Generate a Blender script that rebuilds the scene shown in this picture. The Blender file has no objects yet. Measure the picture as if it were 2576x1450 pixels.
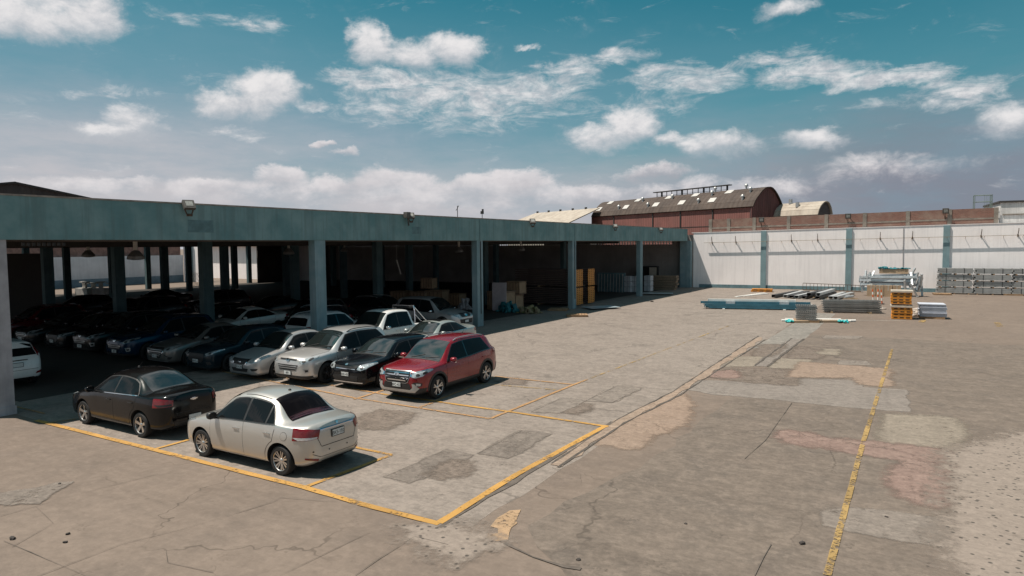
import bpy, bmesh, math, random
from math import sin, cos, pi, radians, sqrt, atan2
from mathutils import Vector, Matrix
from mathutils.bvhtree import BVHTree
random.seed(7)
S = bpy.context.scene
COL = S.collection

# ------------------------------------------------------------------ camera
FPX, YAW, PIT, ROL, CAMH = 1707.3, .5424, .0636, -.0079, 4.5
_f = Vector((-sin(YAW)*cos(PIT), cos(YAW)*cos(PIT), -sin(PIT)))
_r = Vector((cos(YAW), sin(YAW), 0)); _u = _r.cross(_f)
RR = cos(ROL)*_r + sin(ROL)*_u; UU = -sin(ROL)*_r + cos(ROL)*_u
cd = bpy.data.cameras.new('camera'); cd.lens = FPX/2576*36; cd.sensor_width = 36
cd.clip_start = .1; cd.clip_end = 3000
cam = bpy.data.objects.new('camera', cd); COL.objects.link(cam); S.camera = cam
cam.matrix_world = Matrix(((RR.x, UU.x, -_f.x, 0), (RR.y, UU.y, -_f.y, 0), (RR.z, UU.z, -_f.z, CAMH), (0, 0, 0, 1)))
def ray(u, v): return _f + RR*((u-1288)/FPX) - UU*((v-725)/FPX)
def at(u, v, z=0.):                      # survey helper: photo measurement -> point on the horizontal plane z
    d = ray(u, v); t = (z-CAMH)/d.z
    return Vector((d.x*t, d.y*t, z))
def onp(u, v, P, n):                     # ... -> point on a vertical plane
    d = ray(u, v); t = ((Vector(P)-Vector((0, 0, CAMH))).dot(n))/d.dot(n)
    return Vector((d.x*t, d.y*t, CAMH+d.z*t))

# ------------------------------------------------------------------ helpers
def tag(o, label=None, cat=None, group=None, kind=None):
    if label: o['label'] = label
    if cat: o['category'] = cat
    if group: o['group'] = group
    if kind: o['kind'] = kind
    return o
def empty(name, loc=(0, 0, 0), rz=0):
    o = bpy.data.objects.new(name, None); COL.objects.link(o); o.location = loc; o.rotation_euler = (0, 0, rz)
    o.empty_display_size = .2
    return o
def kids(o): return [c for c in list(o.children)]
def copy_tree(o, parent=None):
    c = o.copy(); COL.objects.link(c)
    if parent is not None: c.parent = parent
    for ch in kids(o): copy_tree(ch, c)
    return c
class MB:
    def __init__(s): s.v = []; s.f = []
    def add(s, vs, fs):
        n = len(s.v); s.v += [tuple(v) for v in vs]; s.f += [tuple(i+n for i in f) for f in fs]
    def box(s, c, d, rz=0, rx=0, ry=0):
        M = Matrix.Rotation(rz, 3, 'Z') @ Matrix.Rotation(ry, 3, 'Y') @ Matrix.Rotation(rx, 3, 'X'); c = Vector(c)
        P = [c + M @ Vector((sx*d[0]/2, sy*d[1]/2, sz*d[2]/2)) for sz in (-1, 1) for sy in (-1, 1) for sx in (-1, 1)]
        s.add(P, [(0, 2, 3, 1), (4, 5, 7, 6), (0, 1, 5, 4), (2, 6, 7, 3), (0, 4, 6, 2), (1, 3, 7, 5)])
    def mm(s, a, b): s.box([(x+y)/2 for x, y in zip(a, b)], [abs(y-x) for x, y in zip(a, b)])
    def bar(s, p, q, w, h, up=(0, 0, 1)):
        p, q = Vector(p), Vector(q); d = (q-p).normalized(); a = d.cross(Vector(up))
        if a.length < 1e-4: a = d.cross(Vector((1, 0, 0)))
        a.normalize(); b = a.cross(d)
        P = [e + a*(i*w/2) + b*(j*h/2) for e in (p, q) for i, j in ((-1, -1), (1, -1), (1, 1), (-1, 1))]
        s.add(P, [(0, 3, 2, 1), (4, 5, 6, 7)] + [(i, (i+1) % 4, 4+(i+1) % 4, 4+i) for i in range(4)])
    def tube(s, p, q, r, n=8, r2=None):
        p, q = Vector(p), Vector(q); d = (q-p).normalized(); a = d.cross(Vector((0, 0, 1)))
        if a.length < 1e-4: a = Vector((1, 0, 0))
        a.normalize(); b = a.cross(d); r2 = r if r2 is None else r2
        P = [e + (a*cos(2*pi*k/n) + b*sin(2*pi*k/n))*rr for e, rr in ((p, r), (q, r2)) for k in range(n)]
        s.add(P, [tuple(range(n))[::-1], tuple(range(n, 2*n))] + [(k, (k+1) % n, n+(k+1) % n, n+k) for k in range(n)])
    def path(s, pts, r, n=6):
        for p, q in zip(pts, pts[1:]): s.tube(p, q, r, n)
    def prism(s, poly, dvec):            # polygon of 3D points swept along dvec
        n = len(poly); dvec = Vector(dvec)
        P = [Vector(p) for p in poly]; P += [p+dvec for p in P[:n]]
        s.add(P, [tuple(range(n)), tuple(range(2*n-1, n-1, -1))] + [(k, n+k, n+(k+1) % n, (k+1) % n) for k in range(n)])
    def lathe(s, prof, c=(0, 0, 0), n=24, axis='X'):
        c = Vector(c); P = []
        for h, r in prof:
            for k in range(n):
                a = 2*pi*k/n
                P.append(c + (Vector((h, r*cos(a), r*sin(a))) if axis == 'X' else Vector((r*cos(a), r*sin(a), h))))
        F = []
        for i in range(len(prof)-1):
            for k in range(n):
                F.append((i*n+k, i*n+(k+1) % n, (i+1)*n+(k+1) % n, (i+1)*n+k))
        s.add(P, F)
    def build(s, name, m=None, parent=None, smooth=None, loc=None, rz=0, fix=True):
        me = bpy.data.meshes.new(name); me.from_pydata(s.v, [], s.f)
        if fix:
            bm = bmesh.new(); bm.from_mesh(me); bmesh.ops.recalc_face_normals(bm, faces=bm.faces); bm.to_mesh(me); bm.free()
        if smooth is not None:
            me.polygons.foreach_set('use_smooth', [True]*len(me.polygons)); me.set_sharp_from_angle(angle=radians(smooth))
        me.update()
        o = bpy.data.objects.new(name, me); COL.objects.link(o)
        for x in (m if isinstance(m, (list, tuple)) else [m]):
            if x: me.materials.append(x)
        if parent: o.parent = parent
        if loc is not None: o.location = loc
        o.rotation_euler.z = rz
        return o

# ------------------------------------------------------------------ materials
class NT:
    def __init__(s, m): s.t = m.node_tree; s.n = s.t.nodes; s.l = s.t.links
    def node(s, typ, **k):
        x = s.n.new(typ)
        for a, b in k.items():
            if hasattr(x, a): setattr(x, a, b)
        return x
    def put(s, sock, v):
        if isinstance(v, bpy.types.NodeSocket): s.l.new(v, sock)
        elif isinstance(v, (tuple, list)) and len(v) == 3 and sock.type == 'RGBA': sock.default_value = (*v, 1)
        elif v is not None: sock.default_value = v
    def math(s, op, a, b=None, c=None, clamp=False):
        x = s.node('ShaderNodeMath', operation=op); x.use_clamp = clamp
        s.put(x.inputs[0], a); s.put(x.inputs[1], b)
        if c is not None: s.put(x.inputs[2], c)
        return x.outputs[0]
    def mix(s, f, a, b, mode='MIX'):
        x = s.node('ShaderNodeMix', data_type='RGBA', blend_type=mode)
        s.put(x.inputs[0], f); s.put(x.inputs[6], a); s.put(x.inputs[7], b)
        return x.outputs[2]
    def ramp(s, v, a, b, smooth=True):   # 0 below a, 1 above b
        x = s.node('ShaderNodeMapRange', interpolation_type='SMOOTHSTEP' if smooth else 'LINEAR')
        s.put(x.inputs[0], v); x.inputs[1].default_value = a; x.inputs[2].default_value = b
        return x.outputs[0]
    def scaled(s, vec, sc, loc=(0, 0, 0)):
        x = s.node('ShaderNodeMapping'); s.l.new(vec, x.inputs[0]); x.inputs[3].default_value = sc; x.inputs[1].default_value = loc
        return x.outputs[0]
    def noise(s, vec, scale, detail=4, rough=.55, dist=0, col=False):
        x = s.node('ShaderNodeTexNoise'); s.l.new(vec, x.inputs['Vector'])
        x.inputs['Scale'].default_value = scale; x.inputs['Detail'].default_value = detail
        x.inputs['Roughness'].default_value = rough; x.inputs['Distortion'].default_value = dist
        return x.outputs['Color' if col else 'Fac']
    def vor(s, vec, scale, feat='F1', rnd=1):
        x = s.node('ShaderNodeTexVoronoi', feature=feat); s.l.new(vec, x.inputs['Vector']); x.inputs['Scale'].default_value = scale
        x.inputs['Randomness'].default_value = rnd
        return x.outputs['Distance']
    def pos(s): return s.node('ShaderNodeNewGeometry').outputs['Position']
    def obj(s): return s.node('ShaderNodeTexCoord').outputs['Object']
    def bump(s, h, st=.2, d=.02):
        x = s.node('ShaderNodeBump'); x.inputs['Strength'].default_value = st; x.inputs['Distance'].default_value = d
        s.l.new(h, x.inputs['Height']); return x.outputs[0]
def new_mat(name):
    m = bpy.data.materials.new(name); m.use_nodes = True
    return m, NT(m), m.node_tree.nodes['Principled BSDF']
MATS = {}
def mat(name, c, rough=.6, metal=0, coat=0, var=.0, vs=3., streak=0., spec=.5, bump=0., c2=None, coord='obj'):
    """plain paint / metal / plaster with procedural mottling, vertical streaks and fine bump"""
    if name in MATS: return MATS[name]
    m, n, p = new_mat(name)
    p.inputs['Roughness'].default_value = rough; p.inputs['Metallic'].default_value = metal
    p.inputs['Coat Weight'].default_value = coat; p.inputs['Coat Roughness'].default_value = .03
    p.inputs['Specular IOR Level'].default_value = spec
    col = c
    if var or streak or bump:
        P = n.obj() if coord == 'obj' else n.pos()
        a = n.noise(P, vs, 5, .6)
        f = n.ramp(a, .3, .7)
        dark = c2 or tuple(x*(1-var) for x in c)
        col = n.mix(f, dark, c)
        if streak:
            st = n.noise(n.scaled(P, (1, 1, .06)), 4.5, 4, .65)
            col = n.mix(n.math('MULTIPLY', n.ramp(st, .45, .64), streak), col, tuple(x*.55 for x in c))
        n.put(p.inputs['Base Color'], col)
        if bump: n.l.new(n.bump(n.noise(P, vs*8, 4), bump, .02), p.inputs['Normal'])
        r = n.node('ShaderNodeMapRange'); n.l.new(a, r.inputs[0]); r.inputs[3].default_value = max(0, rough-.08); r.inputs[4].default_value = min(1, rough+.08)
        n.l.new(r.outputs[0], p.inputs['Roughness'])
    else: n.put(p.inputs['Base Color'], c)
    MATS[name] = m
    return m
def paint(name, c, metal=0., rough=.28, dust=.12):
    """car paint: clear coat, faint dust mottling"""
    if name in MATS: return MATS[name]
    m, n, p = new_mat(name); P = n.obj()
    p.inputs['Metallic'].default_value = metal; p.inputs['Roughness'].default_value = rough
    p.inputs['Coat Weight'].default_value = .8 if c[0] > .03 else .28; p.inputs['Coat Roughness'].default_value = .04; p.inputs['Specular IOR Level'].default_value = .5 if c[0] > .03 else .25
    a = n.noise(P, 1.6, 5, .65); z = n.node('ShaderNodeSeparateXYZ'); n.l.new(P, z.inputs[0])
    low = n.math('MULTIPLY', n.math('SUBTRACT', 1, n.ramp(z.outputs[2], .15, .75)), .5)
    f = n.math('MULTIPLY', n.math('ADD', n.math('MULTIPLY', n.ramp(a, .35, .75), .5), low), dust)
    n.put(p.inputs['Base Color'], n.mix(f, c, (.25, .2, .16)))
    r = n.node('ShaderNodeMapRange'); n.l.new(a, r.inputs[0]); r.inputs[3].default_value = rough-.05; r.inputs[4].default_value = rough+.1
    n.l.new(r.outputs[0], p.inputs['Roughness'])
    MATS[name] = m
    return m

# sky constants (scene-linear, before the background strength)
SKY_STR, SUN_E, EXPO = .062, 5.0, .38
SKY_TINT = (.12, .86, .74)
K_ = 1/SKY_STR/2**EXPO
HAZE_L = tuple(x*K_ for x in (.55, .535, .56)); HAZE_R = tuple(x*K_ for x in (.235, .25, .305)); VEIL = tuple(x*K_ for x in (.21, .335, .42))
CL_MID = tuple(x*K_ for x in (.52, .54, .575)); CL_HI = tuple(x*K_ for x in (.82, .80, .80)); CL_BANK = tuple(x*K_ for x in (.74, .71, .72))
# ------------------------------------------------------------------ cars
GLASS = mat('car_glass', (.008, .009, .010), .04, spec=.18)
GLASSW = mat('windscreen_glass', (.010, .014, .014), .03, spec=.5)
GLASSW.node_tree.nodes['Principled BSDF'].inputs['IOR'].default_value = 2.1
GLASSR = mat('car_glass_red_tint', (.006, .0035, .0035), .05, spec=.22)
PLAST = mat('black_plastic', (.018, .018, .019), .5, var=.3, vs=6)
RUBBER = mat('tyre_rubber', (.016, .015, .015), .8, var=.4, vs=12)
CHROME = mat('chrome', (.75, .75, .76), .12, metal=1, var=.05, vs=5)
ALLOY = mat('alloy', (.62, .6, .58), .28, metal=.9, var=.15, vs=9)
DALLOY = mat('dark_alloy', (.06, .06, .065), .35, metal=.7, var=.2, vs=9)
LAMPW = mat('lamp_clear', (.55, .6, .62), .12, metal=.35, coat=1, var=.5, vs=14)
LAMPR = mat('lamp_red', (.20, .004, .007), .15, coat=.6, var=.3, vs=10)
LAMPA = mat('lamp_silver_lens', (.6, .58, .58), .2, metal=.2, coat=1, var=.3, vs=16)
SEAM = mat('panel_gap', (.01, .01, .01), .7, var=.2)
PLATEW = mat('plate_white', (.62, .64, .63), .4, var=.12, vs=20)
PLATEK = mat('plate_black', (.01, .01, .012), .4, var=.1)
GOLD = mat('gold_badge', (.75, .42, .08), .25, metal=.9, var=.1)
RIMBACK = mat('wheel_well', (.006, .006, .006), .9, var=.3)  # near-black backing behind the wheel spokes
FOGB = mat('blue_trim', (.02, .22, .36), .3, coat=1, var=.1)

def pchip(pts):
    xs = [p[0] for p in pts]; ys = [p[1] for p in pts]; n = len(xs)
    h = [xs[i+1]-xs[i] for i in range(n-1)]; d = [(ys[i+1]-ys[i])/h[i] for i in range(n-1)]
    m = [0]*n; m[0] = d[0]; m[-1] = d[-1]
    for i in range(1, n-1):
        if d[i-1]*d[i] > 0:
            w1, w2 = 2*h[i]+h[i-1], h[i]+2*h[i-1]; m[i] = (w1+w2)/(w1/d[i-1]+w2/d[i])
    def f(x):
        if x <= xs[0]: return ys[0]
        if x >= xs[-1]: return ys[-1]
        i = max(k for k in range(n-1) if xs[k] <= x); t = (x-xs[i])/h[i]
        return (1+2*t)*(1-t)**2*ys[i] + t*(1-t)**2*h[i]*m[i] + t*t*(3-2*t)*ys[i+1] + t*t*(t-1)*h[i]*m[i+1]
    return f
def fillet(P, R, k=4):
    out = [P[0]]
    for i in range(1, len(P)-1):
        a, b, c = Vector(P[i-1]), Vector(P[i]), Vector(P[i+1]); la, lc = (a-b).length, (c-b).length
        ta, tc = min(R[i], .45*la), min(R[i], .45*lc)
        p = b+(a-b)*(ta/la if la > 1e-6 else 0); q = b+(c-b)*(tc/lc if lc > 1e-6 else 0)
        for j in range(k):
            t = j/(k-1); out.append(tuple(p*(1-t)**2 + b*2*t*(1-t) + q*t*t))
    out.append(P[-1]); return out

class Car:
    """lofted body: section curves along y (nose at y=0), then details laid on its surface"""
    def __init__(s, d):
        s.d = d; s.L = d['L']
        s.top, s.belt, s.bot = pchip(d['top']), pchip(d['belt']), pchip(d['bot'])
        s.w, s.wr = pchip(d['w']), pchip(d['wr']); s.tuck = pchip(d.get('tuck', [(0, .02), (1, .045), (s.L, .04)]))
        s.crown = d.get('crown', .035)
    def section(s, y):
        top, bot, w, wr = s.top(y), s.bot(y), s.w(y), s.wr(y)
        belt = min(s.belt(y), top-.035); belt = max(belt, bot+.06); hh = belt-bot
        wb = w-s.tuck(y)*min(1, hh/.3); wr = min(wr, wb-.03)
        cr = min(s.crown, (top-belt)*.4)
        P = [(0, bot), (w*.82, bot), (w*.955, bot+min(.06, hh*.2)), (w, bot+hh*.42), (w-.004, bot+hh*.74), (wb, belt),
             (wr, top-cr), (wr*.5, top-cr*.28), (0, top)]
        R = [0, .05, .05, .16, .05, s.d.get('rb', .045), s.d.get('rr', .085), .2, 0]
        return fillet(P, R)
    def mesh(s):
        L = s.L; ys = []
        for t in (0, .006, .015, .03, .05, .08, .12, .17, .23, .3): ys.append(t)
        y = .38
        while y < L-.36: ys.append(y); y += .075
        ys += [L-t for t in (.3, .23, .17, .12, .08, .05, .03, .015, .006, 0)]
        V = []; F = []; n = None
        for y in ys:
            h = s.section(y); ring = [(x, y, z) for x, z in h] + [(-x, y, z) for x, z in h[-2:0:-1]]
            n = len(ring); V += ring
        for i in range(len(ys)-1):
            for k in range(n): F.append((i*n+k, i*n+(k+1) % n, (i+1)*n+(k+1) % n, (i+1)*n+k))
        F.append(tuple(range(n))); e = (len(ys)-1)*n; F.append(tuple(range(e+n-1, e-1, -1)))
        return V, F
    def make_body(s, mats):
        mb = MB(); mb.v, mb.f = s.mesh(); o = mb.build('body', None)
        bm = bmesh.new(); bm.from_mesh(o.data); s.bvh = BVHTree.FromBMesh(bm); bm.free()
        d = s.d; r = d['ra']; cut = MB()
        for yc in (d['fo'], d['fo']+d['wb']):
            for sx in (-1, 1):
                wo = s.w(yc)
                cut.tube((sx*(wo-.27), yc, d['rw']+.01), (sx*(wo+.3), yc, d['rw']+.01), r, 36)
        for a, b in d.get('cuts', []): cut.mm(a, b)
        c = cut.build('cut', None)
        md = o.modifiers.new('b', 'BOOLEAN'); md.object = c; md.operation = 'DIFFERENCE'; md.solver = 'EXACT'
        dg = bpy.context.evaluated_depsgraph_get(); dg.update()
        me = bpy.data.meshes.new_from_object(o.evaluated_get(dg))
        bpy.data.objects.remove(o); bpy.data.objects.remove(c)
        me.materials.clear()
        for m in mats: me.materials.append(m)
        for p in me.polygons:
            q = p.center; idx = 0
            for yc in (d['fo'], d['fo']+d['wb']):
                dist = sqrt((q.y-yc)**2+(q.z-d['rw']-.01)**2); wo = s.w(yc)
                if dist < r*1.003 and abs(q.x) < wo-.01:
                    rad = Vector((0, q.y-yc, q.z-d['rw']-.01)).normalized()
                    if p.normal.dot(rad) < -.7 or abs(abs(q.x)-(wo-.27)) < .004: idx = 1
            for a, b in d.get('cuts', []):
                if all(a[i]-.003 <= q[i] <= b[i]+.003 for i in range(3)): idx = 1
            if q.z < s.bot(q.y)+.012 and p.normal.z < -.6: idx = 1
            p.material_index = idx
        me.polygons.foreach_set('use_smooth', [True]*len(me.polygons)); me.set_sharp_from_angle(angle=radians(32))
        me.update()
        b = bpy.data.objects.new('body', me); COL.objects.link(b)
        return b
    def patch(s, mb, poly, view, off=.004, step=.05, flip=False):
        """lay a polygon drawn in a side / front / rear / top view onto the body surface"""
        bm = bmesh.new()
        xs = [p[0] for p in poly]; zs = [p[1] for p in poly]
        vs = [bm.verts.new((p[0], p[1], 0)) for p in poly]; bm.faces.new(vs)
        bmesh.ops.triangulate(bm, faces=bm.faces[:])
        for ax, lo, hi in ((0, min(xs), max(xs)), (1, min(zs), max(zs))):
            k = max(1, math.ceil((hi-lo)/step))
            for i in range(1, k):
                co = [0, 0, 0]; co[ax] = lo+(hi-lo)*i/k; no = [0, 0, 0]; no[ax] = 1
                bmesh.ops.bisect_plane(bm, geom=bm.verts[:]+bm.edges[:]+bm.faces[:], plane_co=co, plane_no=no)
        bm.verts.index_update(); out = []
        sx = -1 if flip else 1
        for v in bm.verts:
            a, b = v.co.x, v.co.y
            if view == 'side': O, D = Vector((sx*3, a, b)), Vector((-sx, 0, 0))
            elif view == 'front': O, D = Vector((sx*a, -3, b)), Vector((0, 1, 0))
            elif view == 'rear': O, D = Vector((sx*a, s.L+3, b)), Vector((0, -1, 0))
            else: O, D = Vector((sx*a, b, 5)), Vector((0, 0, -1))
            h = s.bvh.ray_cast(O, D)
            if view in ('front', 'rear'):
                dm = s.d.get('fdepth', .62) if view == 'front' else .42; ye = dm if view == 'front' else s.L-dm
                if h[0] is None or (h[0].y > ye if view == 'front' else h[0].y < ye):
                    h = s.bvh.ray_cast(Vector((sx*3*(1 if a > 0 else -1), ye, b)), Vector((-sx*(1 if a > 0 else -1), 0, 0)))
                    D = h[1]*-1 if h[0] is not None else D
            if h[0] is None: h = s.bvh.find_nearest(O + D*3)
            nn = h[1]
            if nn.dot(D) > 0: nn = -nn
            out.append(h[0] + nn*off)
        fs = [[v.index for v in f.verts] for f in bm.faces]; bm.free()
        ff = []
        for f in fs:
            a, b, c = (out[f[0]], out[f[1]], out[f[2]])
            nrm = (b-a).cross(c-a); cen = sum((out[i] for i in f), Vector())/len(f)
            D = {'side': Vector((-sx, 0, 0)), 'front': Vector((0, 1, 0)), 'rear': Vector((0, -1, 0)), 'top': Vector((0, 0, -1))}[view]
            ff.append(f if nrm.dot(D) < 0 else f[::-1])
        mb.add(out, ff)
    def zedge(s, y): return s.top(y)-min(s.crown, (s.top(y)-s.belt(y))*.4)
def outset(poly, e):
    cx = sum(p[0] for p in poly)/len(poly); n = len(poly); out = []
    A = sum(poly[i][0]*poly[(i+1) % n][1]-poly[(i+1) % n][0]*poly[i][1] for i in range(n)); sg = 1 if A > 0 else -1
    for i in range(n):
        p0, p, p1 = Vector(poly[i-1]), Vector(poly[i]), Vector(poly[(i+1) % n])
        a, b = (p-p0).normalized(), (p1-p).normalized(); na, nb = Vector((a.y, -a.x))*sg, Vector((b.y, -b.x))*sg
        m = (na+nb); m = m/max(.35, m.dot(na)) if m.length > 1e-5 else na
        out.append(tuple(p+m*e))
    return out

def make_wheel(kind, R, Wd, parent, loc, side, rimmat):
    sx = side; mb = MB()
    mb.lathe([(-Wd/2, R*.62), (-Wd/2+.005, R*.9), (-Wd/2+.03, R*.985), (0, R), (Wd/2-.03, R*.985), (Wd/2-.005, R*.9), (Wd/2-.004, R*.70), (Wd/2-.03, R*.665)], n=32)
    ba = MB(); ba.lathe([(Wd/2-.06, 0.001), (Wd/2-.06, R*.67), (-Wd/2, R*.62)], n=24)
    w = ba.build('wheel', RIMBACK, parent, smooth=40); w.location = loc; w.rotation_euler.z = 0 if sx > 0 else pi
    mb.build('tyre', RUBBER, w, smooth=40)
    r = MB(); h0 = Wd/2-.028; R1 = R*.675
    r.lathe([(h0-.05, R1*.93), (h0+.012, R1*.95), (h0+.02, R1*.985), (h0+.005, R1*1.0), (h0-.04, R1*1.0)], n=32)
    r.lathe([(h0+.005, .001), (h0+.005, R1*.16), (h0-.012, R1*.24), (h0-.04, R1*.25)], n=16)
    ns, wd, split = {'multi': (14, .034, 0), 'five': (5, .075, 0), 'vee': (5, .034, 1), 'steel': (7, .06, 0), 'ten': (10, .042, 0)}[kind]
    for k in range(ns):
        a = 2*pi*k/ns + .3
        def sp(a0, a1, w0, w1):
            pa = Vector((0, cos(a0), sin(a0))); pb = Vector((0, cos(a1), sin(a1)))
            p, q = pa*R1*.2, pb*R1*.95; t = (q-p).normalized(); nrm = Vector((1, 0, 0)).cross(t)
            P = [p+nrm*w0/2+Vector((h0-.012, 0, 0)), p-nrm*w0/2+Vector((h0-.012, 0, 0)), q-nrm*w1/2+Vector((h0+.008, 0, 0)), q+nrm*w1/2+Vector((h0+.008, 0, 0))]
            P += [v-Vector((.03, 0, 0)) for v in P]
            r.add(P, [(0, 1, 2, 3), (4, 7, 6, 5), (0, 4, 5, 1), (1, 5, 6, 2), (2, 6, 7, 3), (3, 7, 4, 0)])
        if split: sp(a, a+.2, wd, wd); sp(a, a-.2, wd, wd)
        elif kind == 'multi' and k % 2: sp(a-.05, a-.12, wd*.6, wd*.8)
        else: sp(a, a, wd*.75, wd)
    r.build('rim', rimmat, w)
    return w

def text_mesh(txt, size, m, parent, name='lettering', ext=.001):
    cu = bpy.data.curves.new(name, 'FONT'); cu.body = txt; cu.size = size; cu.align_x = 'CENTER'; cu.align_y = 'CENTER'; cu.extrude = ext
    o = bpy.data.objects.new(name, cu); COL.objects.link(o)
    dg = bpy.context.evaluated_depsgraph_get(); dg.update()
    me = bpy.data.meshes.new_from_object(o.evaluated_get(dg)); bpy.data.objects.remove(o)
    me.materials.clear(); me.materials.append(m)
    q = bpy.data.objects.new(name, me); COL.objects.link(q); q.parent = parent
    return q
def number_plate(c, root, z, rear, txt='', dark=False, w=.34, h=.15, tilt=0):
    y = c.L+.5 if rear else -.5; D = Vector((0, -1 if rear else 1, 0))
    hit = c.bvh.ray_cast(Vector((0, y, z)), D)[0]
    yy = hit.y + (.012 if rear else -.012)
    m = MB(); m.box((0, 0, 0), (w, .014, h)); p = m.build('number_plate', PLATEK, root, loc=(0, yy, z))
    f = MB(); f.box((0, 0, 0), (w-.03, .004, h-.03)); g = f.build('plate_face', PLATEW, p, loc=(0, .009 if rear else -.009, 0))
    t = text_mesh(txt, h*.62 if len(txt) > 5 else h*.7, PLATEK, p, 'plate_lettering')
    t.scale = (.98, 1.12, 1); t.rotation_euler = (pi/2, 0, pi if rear else 0); t.location = (0, .0125 if rear else -.0125, -.008)
    return p

def build_car(name, d, bodymat, wheel=('five', ALLOY)):
    """returns an Empty (nose towards -y, origin under the middle of the car) with all parts"""
    c = Car(d); root = empty(name); L = d['L']; hold = empty('hold')
    b = c.make_body([bodymat, PLAST]); b.parent = root
    R = d['rw']; fo, ra = d['fo'], d['fo']+d['wb']
    def part(nm, polys, m, view, off=.004, both=False, step=.05, parent=None, sm=35):
        mb = MB()
        for p in (polys if isinstance(polys[0][0], (tuple, list)) else [polys]):
            c.patch(mb, p, view, off, step)
            if both: c.patch(mb, p, view, off, step, True)
        return mb.build(nm, m, parent or root, smooth=sm, fix=False)
    def each(nm, poly, m, view, off=.004, step=.05, sub=None):
        for fl in (False, True):
            mb = MB(); c.patch(mb, poly, view, off, step, fl); o = mb.build(nm, m, root, smooth=35, fix=False)
            for (n2, p2, m2, o2) in (sub or []):
                m3 = MB(); c.patch(m3, p2, view, o2, step, fl); m3.build(n2, m2, o, smooth=35, fix=False)
    # glasshouse
    yc, yh, yr, yd = d['cowl'], d['head'], d['rhead'], d['rdeck']
    def slab(y0, y1, inset, k=9):
        A = [(c.wr(y0+(y1-y0)*i/k)-inset, y0+(y1-y0)*i/k) for i in range(k+1)]
        return A + [(-x, y) for x, y in A[::-1]]
    ws = slab(yc+.03, yh-.01, .035)
    t = part('windscreen', ws, d.get('wsmat', GLASSW), 'top', .006, step=.09)
    bl = slab(yc-.04, yc+.07, .02); part('wiper_cowl', bl, PLAST, 'top', .0035, step=.09)
    for x0 in (-.42, .12):
        wp = MB(); pts = []
        for i in range(6):
            a = Vector((x0+.09*i, 0, 0)); y = yc+.05+.022*i
            h = c.bvh.ray_cast(Vector((a.x, y, 5)), Vector((0, 0, -1))); pts.append(h[0]+h[1]*.016)
        wp.path(pts, .008, 5); wp.build('wiper', PLAST, root)
    if d.get('rearview'):
        rw_ = part('rear_window', d['rearview'], d.get('rwmat', GLASS), 'rear', .006)
    else:
        rw_ = part('rear_window', slab(yr+.02, yd-.03, d.get('rwin', .05)), d.get('rwmat', GLASS), 'top', .006, step=.08)
    if d.get('shelf'):
        yy = yd-.03; part('shelf_reflection', slab(yy-.13, yy-.012, d.get('rwin', .05)+.02), mat('red_shelf_reflection', (.05, .006, .006), .2, coat=1, var=.5, vs=7), 'top', .0075, parent=rw_)  # red reflection of the shelf, painted as a band on the glass
    # side windows
    y0, ytop0, yb, ye_t, ye_b = d['dlo']
    up = lambda y: c.zedge(y)-d.get('dlotop', .075); lo = lambda y: c.belt(y)+.022
    def win(ya_b, ya_t, yb_b, yb_t):
        k = 8
        T = [(ya_t+(yb_t-ya_t)*i/k, up(ya_t+(yb_t-ya_t)*i/k)) for i in range(k+1)]
        Bm = [(yb_b+(ya_b-yb_b)*i/k, lo(yb_b+(ya_b-yb_b)*i/k)) for i in range(k+1)]
        return T + Bm
    full = win(y0, ytop0, ye_b, ye_t)
    each('window_trim', outset(full, .022), d.get('trimmat', PLAST), 'side', .003)
    each('side_window', win(y0+.02, ytop0+.01, yb-.03, yb-.03), GLASS, 'side', .006)
    yq = d.get('dloq')
    if yq:
        each('side_window', win(yb+.03, yb+.03, yq-.02, yq-.02), GLASS, 'side', .006)
        each('quarter_window', win(yq+.025, yq+.025, ye_b, ye_t), GLASS, 'side', .006)
    else: each('side_window', win(yb+.03, yb+.03, ye_b, ye_t), GLASS, 'side', .006)
    # doors
    zs = c.bot(2)+d.get('doorlow', .12); y1 = d['door0']; y2 = d['door2']; ar = d['ra']+.07
    zb = lambda y: c.belt(y)-.012
    fd = [(y1, zb(y1)), (y1+.015, zs+.1), (y1+.05, zs), (yb-.004, zs), (yb-.004, zb(yb))]
    a0 = math.asin(min(1, (zs-R)/ar)); arc = []
    for i in range(7):
        a = a0 + (radians(62)-a0)*i/6; arc.append((ra-ar*cos(a), R+ar*sin(a)))
    rd = [(yb+.004, zb(yb)), (yb+.004, zs), (arc[0][0]-.01, zs)] + arc + [(y2, zb(y2))]
    dh = d.get('handle', .80); hm = d.get('handlemat', bodymat)
    for fl in (False, True):
        for poly, hy in ((fd, yb-.20), (rd, y2-.2 if y2-.2 < ra+.1 else ra-.02)):
            m1 = MB(); c.patch(m1, poly, 'side', .004, .09, fl); dr = m1.build('door', bodymat, root, smooth=35, fix=False)
            m2 = MB(); c.patch(m2, outset(poly, .009), 'side', .0016, .09, fl); m2.build('door_gap', SEAM, dr, smooth=35, fix=False)
            sx = -1 if fl else 1; z = dh+.02*(hy-yb)
            h = c.bvh.ray_cast(Vector((sx*3, hy, z)), Vector((-sx, 0, 0)))
            m3 = MB(); m3.box(h[0]+Vector((sx*.024, 0, 0)), (.014, .17, .022)); m3.box(h[0]+Vector((sx*.008, -.075, 0)), (.03, .022, .018)); m3.box(h[0]+Vector((sx*.008, .075, 0)), (.03, .022, .018))
            m3.build('door_handle', hm, dr)
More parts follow.
